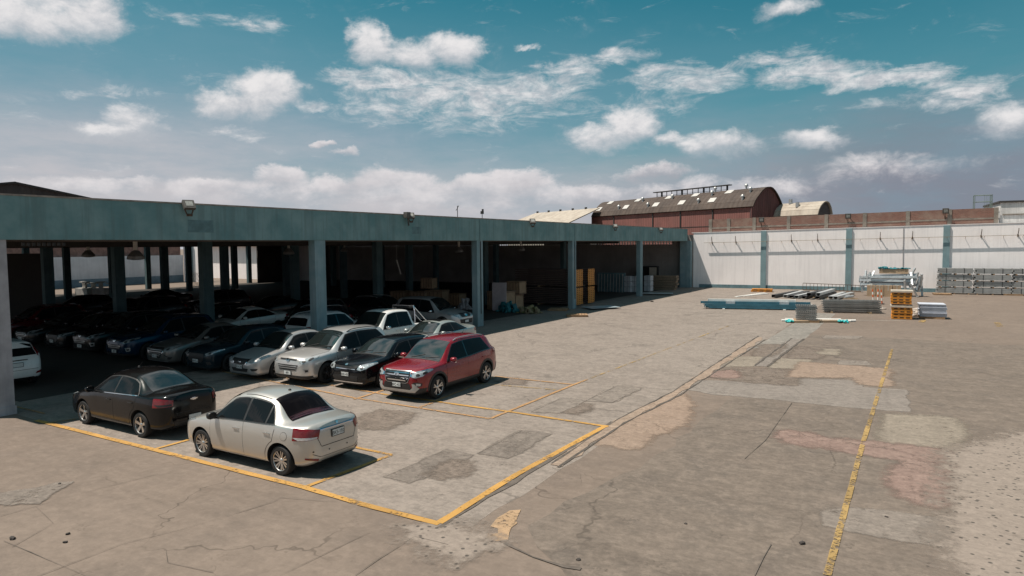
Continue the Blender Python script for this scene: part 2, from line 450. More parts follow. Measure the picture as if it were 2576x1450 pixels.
    # mirrors
    for sx in (-1, 1):
        y = d.get('mir', y0+.12); z = c.belt(y)+.075; h = c.bvh.ray_cast(Vector((sx*3, y, z-.05)), Vector((-sx, 0, 0)))[0]
        mm = MB(); cx = h.x+sx*.14
        ring = []
        for yy, sc in ((-.075, .45), (-.05, .8), (-.01, 1), (.05, .96), (.06, .9)):
            ring.append([(cx+sx*.105*sc*q[0], y+yy, z+.075*sc*q[1]) for q in ((1, .1), (.85, .75), (.4, 1), (-.5, .95), (-.95, .6), (-1, -.3), (-.6, -.9), (.5, -1), (.9, -.6))])
        nn = 9; V = [p for r_ in ring for p in r_]
        F = [tuple(range(nn)), tuple(range(5*nn-1, 4*nn-1, -1))]+[(i*nn+k, i*nn+(k+1) % nn, (i+1)*nn+(k+1) % nn, (i+1)*nn+k) for i in range(4) for k in range(nn)]
        mm.add(V, F); mo = mm.build('door_mirror', d.get('mirmat', bodymat), root, smooth=50)
        st = MB(); st.box((h.x+sx*.03, y+.01, z-.065), (.12, .05, .035)); st.build('mirror_foot', PLAST, mo)
        if d.get('mirstripe'):
            st = MB(); st.box((cx+sx*.02, y-.035, z-.06), (.2, .09, .022)); st.build('mirror_strip', CHROME, mo)
    # wheels
    for yy in (fo, ra):
        for sx in (-1, 1):
            make_wheel(wheel[0], R, d.get('tw', .2), root, (sx*(c.w(yy)-d.get('tw', .2)/2-.012), yy, R), sx, wheel[1])
    # lamps, grille and lower trim come as polygons of the design
    M = dict(body=bodymat, glass=GLASS, black=PLAST, chrome=CHROME, clear=LAMPW, red=LAMPR, lens=LAMPA, seam=SEAM, alloy=ALLOY, blue=FOGB, silver=mat('silver_trim', (.5, .5, .5), .35, metal=.6, var=.1))
    for q in d.get('deco', []):
        nm, view, poly, mk, off, mode = q[:6]; sub = [(a, p_, M[k_], o_) for a, p_, k_, o_ in (q[6] if len(q) > 6 else [])]
        if mode == 'pair': each(nm, poly, M[mk], view, off, .04, sub)
        elif mode == 'both': part(nm, poly, M[mk], view, off, True, .04)
        else:
            o = part(nm, poly, M[mk], view, off, False, .04)
            for a, p_, m_, o_ in sub: part(a, p_, m_, view, o_, False, .04, parent=o)
    # bonnet / boot lines
    if d.get('arch'):
        for yc_ in (fo, ra):
            pl = []
            r0, r1 = d['ra']-.012, d['ra']+d['arch']
            aa = [radians(-18+216*i/20) for i in range(21)]
            pl = [(yc_+r1*cos(a), R+.01+r1*sin(a)) for a in aa] + [(yc_+r0*cos(a), R+.01+r0*sin(a)) for a in aa[::-1]]
            pl = [(p[0], max(p[1], c.bot(p[0])+.03)) for p in pl]
            # as separate short quads (ring is not convex)
            n = len(aa); mbs = {False: MB(), True: MB()}
            for fl in mbs:
                for i in range(n-1):
                    q = [pl[i], pl[i+1], pl[2*n-2-i], pl[2*n-1-i]]
                    if abs((q[0][0]-q[2][0])*(q[1][1]-q[3][1])-(q[0][1]-q[2][1])*(q[1][0]-q[3][0])) > 1e-4 and min(p[1] for p in q) > c.bot(yc_)+.031: c.patch(mbs[fl], q, 'side', .008, .05, fl)
                mbs[fl].build('arch_trim', PLAST, root, fix=False)
    if d.get('rails'):
        for sx in (-1, 1):
            pts = []
            for i in range(9):
                y = yh+.12+(yr-.15-yh)*i/8; e = .0 if 0 < i < 8 else -.035
                h = c.bvh.ray_cast(Vector((sx*(c.wr(y)-.035), y, 5)), Vector((0, 0, -1)))[0]; pts.append(h+Vector((0, 0, .045+e)))
            mb = MB(); mb.path(pts, .016, 6); mb.build('roof_rail', M[d['rails']], root)
    if d.get('antenna'):
        y = d['antenna']; h = c.bvh.ray_cast(Vector((0, y, 5)), Vector((0, 0, -1)))[0]; mb = MB()
        mb.lathe([(-.01, .035), (.02, .03), (.03, .01)], h, 10, 'Z'); mb.tube(h+Vector((0, 0, .01)), h+Vector((0, d.get('antl', .0), .02+d.get('anth', .0))), .005, 5)
        mb.build('antenna', PLAST, root)
    for pl in d.get('plates', []): number_plate(c, root, *pl)
    for ch in kids(root): ch.location.y -= L/2
    bpy.data.objects.remove(hold)
    root['_len'] = L
    return root, c
def place_car(root, x, y_axle=None, d=None, face='-y', label='', cat='car', group=None, y=None):
    """face: direction of the nose; either the world y (or x) of the front axle, or the centre"""
    rz = {'-y': 0, '+y': pi, '-x': -pi/2, '+x': pi/2}[face] if isinstance(face, str) else face
    root.location = (x, y, 0); root.rotation_euler.z = rz
    tag(root, label, cat, group)
    if '_len' in root: del root['_len']
    return root
# ------------------------------------------------------------------ designs (metres, nose at y=0)
def sedan(L, H, W, wb, fo, hood=.98, cowl=1.02, head=1.75, roof=2.25, rhead=2.75, rdeck=3.42, deck=1.06, rw=.305, **k):
    w = W/2; s = L/4.0
    d = dict(L=L, wb=wb, fo=fo, rw=rw, ra=rw+.055, cowl=cowl, head=head, rhead=rhead, rdeck=rdeck,
        top=[(0, .56), (.02, .66), (.07, .73), (.25, .80), (cowl-.25, hood-.055), (cowl, hood), (cowl+.12, hood+.065), (head-.18, H-.115), (head, H-.05), (roof, H), (rhead, H-.045), (rhead+.14, H-.10), (rdeck-.1, deck+.06), (rdeck, deck+.01), (L-.14, deck), (L-.05, deck-.02), (L-.02, deck-.13), (L-.008, .8), (L, .62)],
        belt=[(0, .52), (.06, .64), (.3, .735), (cowl, .89), (roof, .955), (rdeck, .985), (L-.2, .965), (L-.03, .8), (L, .56)],
        bot=[(0, .42), (.03, .26), (.1, .2), (.4, .17), (L-.4, .19), (L-.1, .26), (L-.02, .33), (L, .45)],
        w=[(0, .36), (.02, .50), (.07, .64), (.16, .75), (.35, w-.045), (.75, w-.008), (1.3, w), (L-1.2, w), (L-.65, w-.03), (L-.3, w-.1), (L-.12, w-.19), (L-.04, w-.29), (L, w-.42)],
        wr=[(0, .25), (.1, .46), (.4, .58), (cowl, .655), (cowl+.2, .64), (head, .56), (roof, .545), (rhead, .53), (rdeck, .60), (L-.2, .60), (L-.05, .52), (L, .3)],
        crown=.065, rr=.17, dlotop=.075, dlo=(cowl+.18, head-.02, cowl+1.22, rhead+.10, rhead+.36), door0=cowl+.12, door2=fo+wb-.13, rails=None)
    d.update(k); return d
def suv(L, H, W, wb, fo, hood=1.08, cowl=1.12, head=1.80, rhead=None, rdeck=None, rw=.345, roof=2.5, taper=.12, **k):
    w = W/2; rhead = rhead or L-.62; rdeck = rdeck or L-.25; bz = hood-.02
    d = dict(L=L, wb=wb, fo=fo, rw=rw, ra=rw+.065, cowl=cowl, head=head, rhead=rhead, rdeck=rdeck,
        top=[(0, .68), (.02, .80), (.06, .90), (.18, .965), (cowl-.3, hood-.035), (cowl, hood), (cowl+.1, hood+.06), (head-.16, H-.13), (head, H-.055), (roof, H), (rhead, H-.05), (rhead+.14, H-.085), (rhead+.2, H-.17), (rdeck-.02, bz+.12), (rdeck+.06, bz), (L-.06, .92), (L-.02, .78), (L, .62)],
        belt=[(0, .62), (.06, .78), (.3, .89), (cowl, .985), (roof, 1.03), (rhead-.3, 1.09), (rdeck, 1.08), (L-.08, .86), (L, .58)],
        bot=[(0, .46), (.03, .30), (.1, .24), (.4, .22), (L-.4, .25), (L-.1, .30), (L-.02, .37), (L, .48)],
        w=[(0, .40), (.02, .55), (.07, .69), (.16, .79), (.35, w-.035), (.75, w-.006), (1.3, w), (L-1.1, w), (L-.6, w-.02), (L-.3, w-.06), (L-.12, w-.12), (L-.04, w-.2), (L, w-.32)],
        wr=[(0, .3), (.1, .5), (.4, .62), (cowl, .70), (cowl+.2, .68), (head, .605), (roof, .60), (rhead, .575), (rdeck, .60), (L-.05, .56), (L, .4)],
        crown=.055, rr=.13, dlotop=.08, dlo=(cowl+.2, head-.02, cowl+1.22, rhead-.06, rhead+.12), door0=cowl+.12, door2=fo+wb+.02, handle=.90, doorlow=.16)
    d['rearview'] = [(.60, bz+.08), (.52, H-.17), (-.52, H-.17), (-.60, bz+.08)]
    d.update(k); return d
mirror = lambda P: P + [(-x, z) for x, z in P[::-1]]
def hexm(x, y, w, h): return [(x-w, y), (x-w*.5, y-h), (x+w*.5, y-h), (x+w, y), (x+w*.5, y+h), (x-w*.5, y+h)]
def ell(x, y, w, h, n=14): return [(x+w*cos(2*pi*i/n), y+h*sin(2*pi*i/n)) for i in range(n)]
def bars(x0, x1, z0, z1, n, t): return [mirror([(x0+(x1-x0)*.0, z0+(z1-z0)*(i+.5)/n-t), (x1, z0+(z1-z0)*(i+.5)/n-t)][::-1]+[]) for i in range(n)]
def hbar(x0, x1, z, t): return [(x0, z-t), (x1, z-t), (x1, z+t), (x0, z+t)]
def slant_h(x, z, w, h):                       # slanted letter-like badge strokes
    return [[(x-w*.75, z-h), (x-w*.45, z-h), (x-w*.2, z+h), (x-w*.5, z+h)], [(x+w*.2, z-h), (x+w*.5, z-h), (x+w*.75, z+h), (x+w*.45, z+h)], [(x-w*.4, z-h*.2), (x+w*.3, z-h*.0), (x+w*.4, z+h*.3), (x-w*.3, z+h*.1)]]

def d_silver():
    d = sedan(3.995, 1.515, 1.735, 2.45, .795, cowl=1.0, head=1.72, roof=2.2, rhead=2.74, rdeck=3.36, deck=1.045, rw=.30,
        shelf=True, rwmat=GLASSR, antenna=2.62, antl=.0, mirmat=PLAST, handlemat=CHROME, rwin=.045, doorlow=.09,
        plates=[(.80, True, 'BKS-192', True), (.48, False, 'BKS-192', True)])
    L = d['L']
    d['dlo'] = (1.17, 1.70, 2.18, 2.84, 3.06); d['dloq'] = 2.83
    d['deco'] = [
        ('tail_light', 'rear', [(.44, .93), (.50, .765), (.80, .735), (.855, .80), (.86, .965), (.80, .985), (.62, .955)], 'red', .012, 'pair',
            [('tail_light_lens', [(.515, .805), (.53, .765), (.76, .748), (.79, .80)], 'lens', .017)]),
        ('boot_gap', 'rear', hbar(-.43, .43, .60, .006), 'seam', .003, 'one'),
        ('boot_gap', 'rear', [(.50, .76), (.512, .76), (.442, .60), (.43, .60)], 'seam', .003, 'pair'),
        ('chrome_strip', 'rear', hbar(-.44, .44, .917, .011), 'chrome', .016, 'one'),
        ('boot_recess', 'rear', hbar(-.44, .44, .937, .011), 'blue', .01, 'one'),
        ('badge', 'rear', ell(0, .985, .035, .03), 'chrome', .012, 'one'),
        ('reflector', 'rear', [(.50, .325), (.70, .37), (.70, .405), (.49, .365)], 'red', .01, 'pair'),
        ('bumper_crease', 'rear', mirror([(.0, .372), (.45, .372), (.62, .47), (.60, .475), (.44, .384), (0, .384)]) if False else [(-.46, .392), (.46, .392), (.62, .47), (.60, .474), (.45, .40), (-.45, .40), (-.60, .474), (-.62, .47)], 'seam', .002, 'one'),
        ('parking_sensor', 'rear', ell(.24, .50, .016, .016, 8), 'black', .006, 'pair'),
        ('parking_sensor', 'rear', ell(.60, .52, .016, .016, 8), 'black', .006, 'pair'),
        ('fuel_flap_gap', 'side', ell(3.36, .80, .085, .085, 20), 'seam', .0015, 'both'),
        ('fuel_flap', 'side', ell(3.36, .80, .079, .079, 20), 'body', .004, 'both'),
        ('headlight', 'front', [(.42, .66), (.55, .60), (.74, .64), (.81, .80), (.66, .78)], 'clear', .008, 'pair'),
        ('grille', 'front', mirror([(.36, .66), (.28, .46)]), 'black', .006, 'one'),
        ('roof_groove', 'top', [(.50, 1.9), (.515, 1.9), (.505, 2.7), (.49, 2.7)], 'seam', .002, 'pair'),
    ]
    return d
def d_black():
    d = sedan(4.25, 1.475, 1.72, 2.50, .86, cowl=1.08, head=1.82, roof=2.3, rhead=2.85, rdeck=3.52, deck=1.08, rw=.305, rwmat=GLASSW,
        plates=[(.46, True, '', True)], handlemat=PLAST, antenna=2.0, antl=.16, anth=.12)
    d['dlo'] = (1.26, 1.80, 2.28, 3.02, 3.26)
    bt = [(-.10, .905), (-.035, .905), (-.035, .92), (.05, .92), (.05, .905), (.10, .905), (.085, .875), (.035, .875), (.035, .86), (-.05, .86), (-.05, .875), (-.085, .875)]
    d['deco'] = [
        ('tail_light', 'rear', [(.50, .93), (.52, .80), (.80, .76), (.84, .82), (.845, .965), (.72, .97)], 'red', .01, 'pair',
            [('tail_light_lens', [(.54, .85), (.545, .81), (.74, .785), (.77, .83)], 'black', .014)]),
        ('badge', 'rear', bt, 'gold', .014, 'one') if False else ('badge', 'rear', [(-.10, .90), (-.04, .90), (-.04, .915), (.05, .915), (.05, .90), (.10, .90), (.085, .872), (.04, .872), (.04, .857), (-.05, .857), (-.05, .872), (-.085, .872)], 'chrome', .012, 'one'),
        ('bumper_grille', 'rear', hbar(-.50, .50, .36, .05), 'black', .006, 'one'),
        ('boot_gap', 'rear', hbar(-.44, .44, .61, .006), 'seam', .002, 'one'),
        ('window_strip', 'side', [(1.28, .905), (3.26, .985), (3.26, 1.0), (1.28, .92)], 'chrome', .006, 'both'),
        ('headlight', 'front', [(.42, .68), (.56, .62), (.75, .66), (.81, .80), (.66, .79)], 'clear', .008, 'pair'),
        ('grille', 'front', mirror([(.38, .68), (.32, .46)]), 'black', .006, 'one'),
    ]
    return d
def d_red():
    d = suv(4.27, 1.63, 1.78, 2.59, .84, hood=1.075, cowl=1.14, head=1.86, rw=.345, arch=.055, rails='silver', antenna=3.3, antl=.1, anth=.1, mirstripe=True,
        plates=[(.50, False, 'BFC-452', False)], rhead=3.66, rdeck=4.06)
    d['rr'] = .085; d['crown'] = .04; d['dlo'] = (1.34, 1.84, 2.38, 3.42, 3.66); d['trimmat'] = mat('dark_pillar', (.012, .012, .013), .2, coat=1, var=.1)
    gr = mirror([(.46, .885), (.47, .80), (.40, .60), (.33, .565)])
    d['deco'] = [
        ('grille_frame', 'front', outset(gr, .018), 'silver', .010, 'one'),
        ('grille', 'front', gr, 'black', .018, 'one'),
    ] + [('grille_bar', 'front', hbar(-x, x, z, .014), 'chrome', .026, 'one') for x, z in ((.44, .845), (.44, .775), (.42, .705), (.385, .635))] + [
        ('badge', 'front', ell(0, .80, .085, .05, 16), 'chrome', .034, 'one', [('badge_letter', p, 'black', .038) for p in slant_h(0, .80, .05, .032)]),
        ('headlight', 'front', [(.50, .745), (.66, .72), (.80, .765), (.875, .93), (.80, .905), (.52, .83)], 'clear', .012, 'pair',
            [('headlight_strip', [(.52, .83), (.80, .905), (.872, .932), (.80, .93), (.51, .85)], 'chrome', .017), ('headlight_lens', ell(.70, .80, .05, .035, 12), 'black', .018), ('headlight_lens', ell(.81, .845, .025, .035, 12), 'black', .018)]),
        ('side_marker', 'front', [(.485, .75), (.525, .75), (.53, .80), (.485, .83)], 'blue', .016, 'pair'),
        ('fog_light_recess', 'front', [(.56, .58), (.60, .46), (.78, .48), (.80, .56), (.70, .60)], 'black', .008, 'pair',
            [('fog_light', [(.66, .57), (.67, .49), (.76, .50), (.77, .56)], 'lens', .014)]),
        ('lower_intake', 'front', mirror([(.46, .55), (.52, .40), (.50, .36)]), 'black', .008, 'one'),
        ('skid_plate', 'front', [(-.62, .30), (.62, .30), (.74, .42), (.62, .545), (.54, .55), (.56, .44), (.48, .375), (-.48, .375), (-.56, .44), (-.54, .55), (-.62, .545), (-.74, .42)], 'silver', .014, 'one'),
        ('bumper_lip', 'front', [(-.80, .25), (.80, .25), (.84, .42), (.78, .42), (.66, .31), (-.66, .31), (-.78, .42), (-.84, .42)], 'black', .007, 'one'),
        ('side_skirt', 'side', [(1.20, .22), (3.02, .22), (3.02, .40), (1.20, .40)], 'black', .009, 'both'),
        ('tail_light', 'rear', [(.48, 1.0), (.56, .93), (.80, .95), (.85, 1.0), (.83, 1.12), (.66, 1.10)], 'red', .01, 'pair'),
        ('tailgate_gap', 'rear', [(.62, .62), (.64, .62), (.66, 1.0), (.645, 1.0)], 'seam', .002, 'pair'),
        ('rear_bumper', 'rear', hbar(-.78, .78, .46, .14), 'black', .008, 'one'),
        ('bonnet_gap', 'top', [(.66, .42), (.675, .42), (.735, 1.1), (.72, 1.1)], 'seam', .002, 'pair'),
    ]
    return d
def d_rio():
    d = suv(4.06, 1.45, 1.725, 2.58, .84, hood=.985, cowl=1.1, head=1.82, rw=.305, roof=2.4, rhead=3.38, rdeck=3.80,
        plates=[(.50, False, 'BAK-450', False)], antenna=3.2)
    d['belt'] = [(0, .56), (.06, .68), (.3, .78), (1.1, .885), (2.4, .935), (3.1, .98), (3.8, .96), (3.98, .8), (4.06, .56)]
    d['top'] = [(0, .60), (.02, .70), (.06, .78), (.18, .84), (.8, .95), (1.1, .985), (1.2, 1.045), (1.66, 1.335), (1.82, 1.40), (2.4, 1.45), (3.38, 1.40), (3.5, 1.36), (3.58, 1.28), (3.78, 1.06), (3.86, .97), (4.0, .86), (4.04, .74), (4.06, .6)]
    d['bot'] = [(0, .38), (.03, .22), (.1, .17), (.4, .16), (3.66, .18), (3.96, .24), (4.04, .32), (4.06, .42)]
    d['rearview'] = [(.58, 1.03), (.50, 1.29), (-.50, 1.29), (-.58, 1.03)]
    d['dlo'] = (1.28, 1.80, 2.30, 3.1, 3.36); d['handle'] = .82; d['doorlow'] = .12
    d['deco'] = [
        ('grille', 'front', mirror([(.46, .745), (.44, .68), (.36, .655)]), 'black', .010, 'one', [('grille_strip', hbar(-.40, .40, .663, .012), 'chrome', .014)]),
        ('badge', 'front', ell(0, .79, .055, .026), 'chrome', .012, 'one'),
        ('headlight', 'front', [(.47, .66), (.60, .63), (.76, .69), (.84, .84), (.76, .83), (.50, .755)], 'clear', .010, 'pair',
            [('headlight_strip', [(.50, .755), (.76, .83), (.84, .845), (.76, .85), (.5, .775)], 'chrome', .014), ('headlight_lens', ell(.63, .71, .05, .04, 12), 'black', .015)]),
        ('lower_intake', 'front', mirror([(.52, .47), (.48, .30)]), 'black', .008, 'one'),
        ('bumper_blade', 'front', hbar(-.66, .66, .255, .014), 'chrome', .012, 'one'),
        ('fog_light', 'front', [(.64, .42), (.68, .34), (.76, .36), (.76, .44)], 'black', .008, 'pair'),
        ('tail_light', 'rear', [(.50, .93), (.54, .84), (.80, .84), (.84, .9), (.8, .97)], 'red', .01, 'pair'),
    ]
    return d
def d_tucson():
    d = suv(4.41, 1.66, 1.82, 2.64, .89, hood=1.09, cowl=1.2, head=1.98, rw=.35, roof=2.6, rhead=3.7, rdeck=4.14, rails='black', arch=.0,
        plates=[(.44, False, '4I9', False)], handlemat=CHROME)
    d['dlo'] = (1.42, 1.96, 2.46, 3.52, 3.84)
    d['deco'] = [
        ('upper_grille', 'front', mirror([(.40, .885), (.36, .845)]), 'black', .010, 'one'),
        ('badge', 'front', ell(0, .845, .08, .045, 16), 'chrome', .026, 'one', [('badge_letter', p, 'black', .03) for p in slant_h(0, .845, .05, .03)]),
        ('lower_grille', 'front', [(-.47, .70), (.47, .70), (.37, .53), (-.37, .53)], 'black', .010, 'one', [('grille_bar', hbar(-.43, .43, .655, .014), 'silver', .016), ('grille_bar', hbar(-.40, .40, .59, .014), 'silver', .016)]),
        ('headlight', 'front', [(.50, .79), (.62, .76), (.78, .81), (.885, .99), (.80, .96), (.60, .88)], 'clear', .010, 'pair',
            [('headlight_lens', ell(.66, .82, .06, .04, 12), 'black', .015), ('headlight_lens', ell(.79, .88, .035, .04, 12), 'black', .015)]),
        ('fog_light_recess', 'front', [(.64, .60), (.70, .44), (.80, .47), (.80, .60)], 'silver', .008, 'pair', [('fog_light', [(.70, .56), (.72, .48), (.78, .5), (.78, .56)], 'black', .012)]),
        ('bumper_lip', 'front', [(-.82, .26), (.82, .26), (.84, .36), (-.84, .36)], 'black', .008, 'one'),
        ('bonnet_crease', 'top', [(.42, .3), (.432, .3), (.56, 1.12), (.545, 1.12)], 'seam', .0015, 'pair') if False else ('bonnet_gap', 'top', [(.64, .40), (.652, .40), (.742, 1.12), (.73, 1.12)], 'seam', .002, 'pair'),
        ('tail_light', 'rear', [(.46, 1.0), (.54, .90), (.82, .93), (.86, 1.0), (.83, 1.1)], 'red', .01, 'pair'),
        ('side_skirt', 'side', [(1.26, .22), (3.1, .22), (3.1, .31), (1.26, .31)], 'black', .006, 'both'),
    ]
    return d
def d_versa():
    d = sedan(4.455, 1.505, 1.695, 2.60, .90, cowl=1.12, head=1.86, roof=2.4, rhead=2.95, rdeck=3.68, deck=1.08, rw=.30,
        plates=[(.475, False, 'B7A-395', False)], handlemat=CHROME)
    d['dlo'] = (1.30, 1.84, 2.36, 3.08, 3.36)
    d['deco'] = [
        ('grille', 'front', [(-.40, .74), (.40, .74), (.27, .56), (-.27, .56)], 'black', .008, 'one'),
        ('badge', 'front', ell(0, .655, .085, .045, 14), 'chrome', .014, 'one', [('badge_band', hbar(-.10, .10, .655, .012), 'black', .017)]),
        ('grille_side', 'front', [(.40, .745), (.435, .745), (.30, .55), (.265, .555)], 'chrome', .012, 'pair'),
        ('headlight', 'front', [(.44, .63), (.60, .61), (.74, .68), (.82, .87), (.74, .84), (.56, .76)], 'clear', .010, 'pair', [('headlight_lens', ell(.66, .72, .05, .045, 12), 'lens', .015)]),
        ('lower_intake', 'front', mirror([(.42, .43), (.36, .31)]), 'black', .008, 'one'),
        ('fog_light', 'front', [(.50, .43), (.56, .35), (.70, .36), (.74, .43)], 'black', .008, 'pair'),
        ('bumper_lip', 'front', hbar(-.64, .64, .262, .014), 'silver', .008, 'one'),
        ('tail_light', 'rear', [(.52, .93), (.54, .80), (.78, .78), (.82, .95)], 'red', .01, 'pair'),
    ]
    return d
def d_mazda():
    d = suv(4.06, 1.50, 1.70, 2.57, .82, hood=1.0, cowl=1.16, head=1.90, rw=.315, roof=2.4, rhead=3.36, rdeck=3.80,
        plates=[(.46, False, 'AHT-6', False)])
    d['belt'] = [(0, .56), (.06, .68), (.3, .79), (1.1, .90), (2.4, .95), (3.1, 1.0), (3.8, .98), (3.98, .8), (4.06, .56)]
    d['top'] = [(0, .60), (.02, .70), (.06, .78), (.18, .85), (.8, .965), (1.16, 1.0), (1.26, 1.06), (1.74, 1.385), (1.90, 1.45), (2.4, 1.50), (3.36, 1.45), (3.48, 1.41), (3.56, 1.33), (3.78, 1.08), (3.86, .99), (4.0, .86), (4.04, .74), (4.06, .6)]
    d['bot'] = [(0, .38), (.03, .22), (.1, .17), (.4, .16), (3.66, .18), (3.96, .24), (4.04, .32), (4.06, .42)]
    d['rearview'] = [(.58, 1.05), (.50, 1.33), (-.50, 1.33), (-.58, 1.05)]
    d['dlo'] = (1.36, 1.88, 2.34, 3.1, 3.34); d['handle'] = .84; d['doorlow'] = .12
    d['deco'] = [
        ('grille', 'front', [(-.40, .72), (.40, .72), (.44, .52), (.30, .42), (-.30, .42), (-.44, .52)], 'black', .008, 'one'),
        ('headlight', 'front', [(.46, .72), (.56, .66), (.74, .70), (.83, .86), (.74, .83)], 'clear', .010, 'pair', [('headlight_lens', ell(.66, .74, .045, .035, 12), 'black', .015)]),
        ('fog_light_recess', 'front', [(.54, .44), (.60, .34), (.76, .36), (.70, .46)], 'black', .007, 'pair'),
        ('tail_light', 'rear', [(.50, .95), (.54, .86), (.78, .86), (.82, .97)], 'red', .01, 'pair'),
    ]
    return d
def d_elantra():
    d = sedan(4.57, 1.45, 1.80, 2.70, .88, hood=.98, cowl=1.2, head=2.0, roof=2.45, rhead=3.0, rdeck=3.85, deck=1.07, rw=.315,
        plates=[(.43, False, 'AVC-15', False)])
    d['dlo'] = (1.40, 1.98, 2.46, 3.20, 3.5)
    gr = [(-.40, .72), (.40, .72), (.44, .60), (.28, .38), (-.28, .38), (-.44, .60)]
    d['deco'] = [
        ('grille_frame', 'front', outset(gr, .022), 'chrome', .007, 'one'), ('grille', 'front', gr, 'black', .012, 'one')] + [
        ('grille_bar', 'front', hbar(-x, x, z, .010), 'silver', .017, 'one') for x, z in ((.40, .66), (.40, .59), (.36, .52), (.32, .45))] + [
        ('headlight', 'front', [(.48, .66), (.60, .63), (.76, .70), (.86, .86), (.78, .83), (.54, .76)], 'clear', .010, 'pair', [('headlight_lens', ell(.64, .70, .05, .04, 12), 'black', .015)]),
        ('fog_light_recess', 'front', [(.54, .50), (.70, .42), (.78, .40), (.72, .32), (.64, .34), (.68, .40), (.56, .46)], 'black', .008, 'pair'),
        ('bumper_lip', 'front', hbar(-.66, .66, .252, .012), 'silver', .008, 'one'),
        ('tail_light', 'rear', [(.52, .95), (.56, .84), (.80, .82), (.86, .96)], 'red', .01, 'pair'),
    ]
    return d
def d_pickup():
    L = 5.2; w = .91
    d = dict(L=L, wb=3.09, fo=.95, rw=.37, ra=.45, cowl=1.32, head=2.02, rhead=3.36, rdeck=3.58, tw=.24, crown=.04,
        top=[(0, .78), (.02, .90), (.07, 1.0), (.2, 1.06), (1.0, 1.15), (1.32, 1.19), (1.42, 1.25), (1.88, 1.66), (2.02, 1.74), (2.5, 1.80), (3.30, 1.76), (3.42, 1.68), (3.56, 1.25), (3.60, 1.16), (3.66, 1.13), (5.12, 1.13), (5.18, 1.08), (5.2, .9)],
        belt=[(0, .72), (.06, .88), (.3, .97), (1.3, 1.06), (2.5, 1.09), (3.6, 1.09), (5.1, 1.09), (5.2, .8)],
        bot=[(0, .56), (.04, .40), (.12, .34), (.5, .33), (4.7, .40), (5.1, .46), (5.2, .55)],
        w=[(0, .48), (.02, .62), (.07, .74), (.16, .82), (.35, w-.03), (.75, w), (1.3, w), (5.0, w-.01), (5.12, w-.04), (5.17, w-.08), (5.2, w-.14)],
        wr=[(0, .35), (.1, .56), (.4, .66), (1.32, .73), (1.5, .71), (2.02, .63), (2.5, .625), (3.3, .62), (3.56, .68), (3.7, .84), (5.1, .84), (5.2, .6)],
        tuck=[(0, .02), (1, .05), (3.5, .05), (3.7, .012), (5.2, .012)],
        dlo=(1.55, 2.0, 2.52, 3.26, 3.34), door0=1.46, door2=3.42, handle=.97, doorlow=.16, handlemat=CHROME, mirmat=CHROME, rb=.035, dlotop=.085,
        cuts=[((-.76, 3.66, .62), (.76, 5.08, 1.6))])
    d['deco'] = [('grille', 'front', mirror([(.44, .98), (.42, .78)]), 'black', .01, 'one'), ('grille_bar', 'front', hbar(-.42, .42, .88, .02), 'chrome', .016, 'one'),
        ('headlight', 'front', [(.50, .84), (.62, .80), (.80, .84), (.88, 1.03), (.70, 1.0), (.52, .97)], 'clear', .01, 'pair'),
        ('lower_intake', 'front', mirror([(.5, .62), (.46, .46)]), 'black', .008, 'one'), ('tail_light', 'rear', hbar(.72, .85, .92, .15), 'red', .01, 'pair')]
    return d
def d_coupe():
    d = sedan(4.64, 1.42, 1.78, 2.81, .78, hood=.96, cowl=1.45, head=2.18, roof=2.6, rhead=3.15, rdeck=3.92, deck=1.05, rw=.33, plates=[])
    d['dlo'] = (1.66, 2.16, 2.72, 3.35, 3.62); d['crown'] = .05
    d['deco'] = [('sunroof', 'top', [(.36, 2.32), (.36, 2.95), (-.36, 2.95), (-.36, 2.32)], 'glass', .005, 'one'),
        ('grille', 'front', [(.04, .66), (.28, .64), (.28, .52), (.05, .52)], 'black', .008, 'pair'), ('headlight', 'front', [(.36, .64), (.5, .6), (.74, .66), (.82, .8), (.6, .75)], 'clear', .01, 'pair'),
        ('lower_intake', 'front', mirror([(.5, .42), (.44, .3)]), 'black', .007, 'one'), ('tail_light', 'rear', [(.44, .95), (.48, .82), (.78, .8), (.84, .95)], 'red', .01, 'pair'),
        ('inspection_sticker', 'top', [(.02, 2.02), (.12, 2.02), (.12, 2.07), (.02, 2.07)], 'lens', .009, 'one'), ('window_strip', 'side', [(1.7, .915), (3.6, .965), (3.6, .98), (1.7, .93)], 'chrome', .006, 'both')]
    return d
def d_terrain():                                   # tall SUV / pickup-fronted wagon
    d = suv(4.66, 1.76, 1.90, 2.74, .90, hood=1.16, cowl=1.22, head=1.96, rw=.36, roof=2.7, rhead=3.95, rdeck=4.38, arch=.05, plates=[(.56, False, '', False)])
    d['dlo'] = (1.46, 1.94, 2.5, 3.78, 4.0); d['mirmat'] = CHROME
    d['deco'] = [('grille', 'front', mirror([(.40, .98), (.44, .84), (.34, .78)]), 'black', .01, 'one', [('grille_bar', hbar(-.10, .10, .89, .06), 'chrome', .018)]),
        ('headlight', 'front', [(.48, .84), (.58, .80), (.78, .84), (.90, 1.04), (.72, 1.0), (.52, .96)], 'clear', .01, 'pair'),
        ('lower_intake', 'front', mirror([(.56, .68), (.50, .44)]), 'black', .009, 'one'), ('fog_light', 'front', [(.66, .62), (.67, .52), (.8, .54), (.8, .63)], 'lens', .01, 'pair'),
        ('tail_light', 'rear', hbar(.70, .88, 1.0, .16), 'red', .01, 'pair')]
    return d
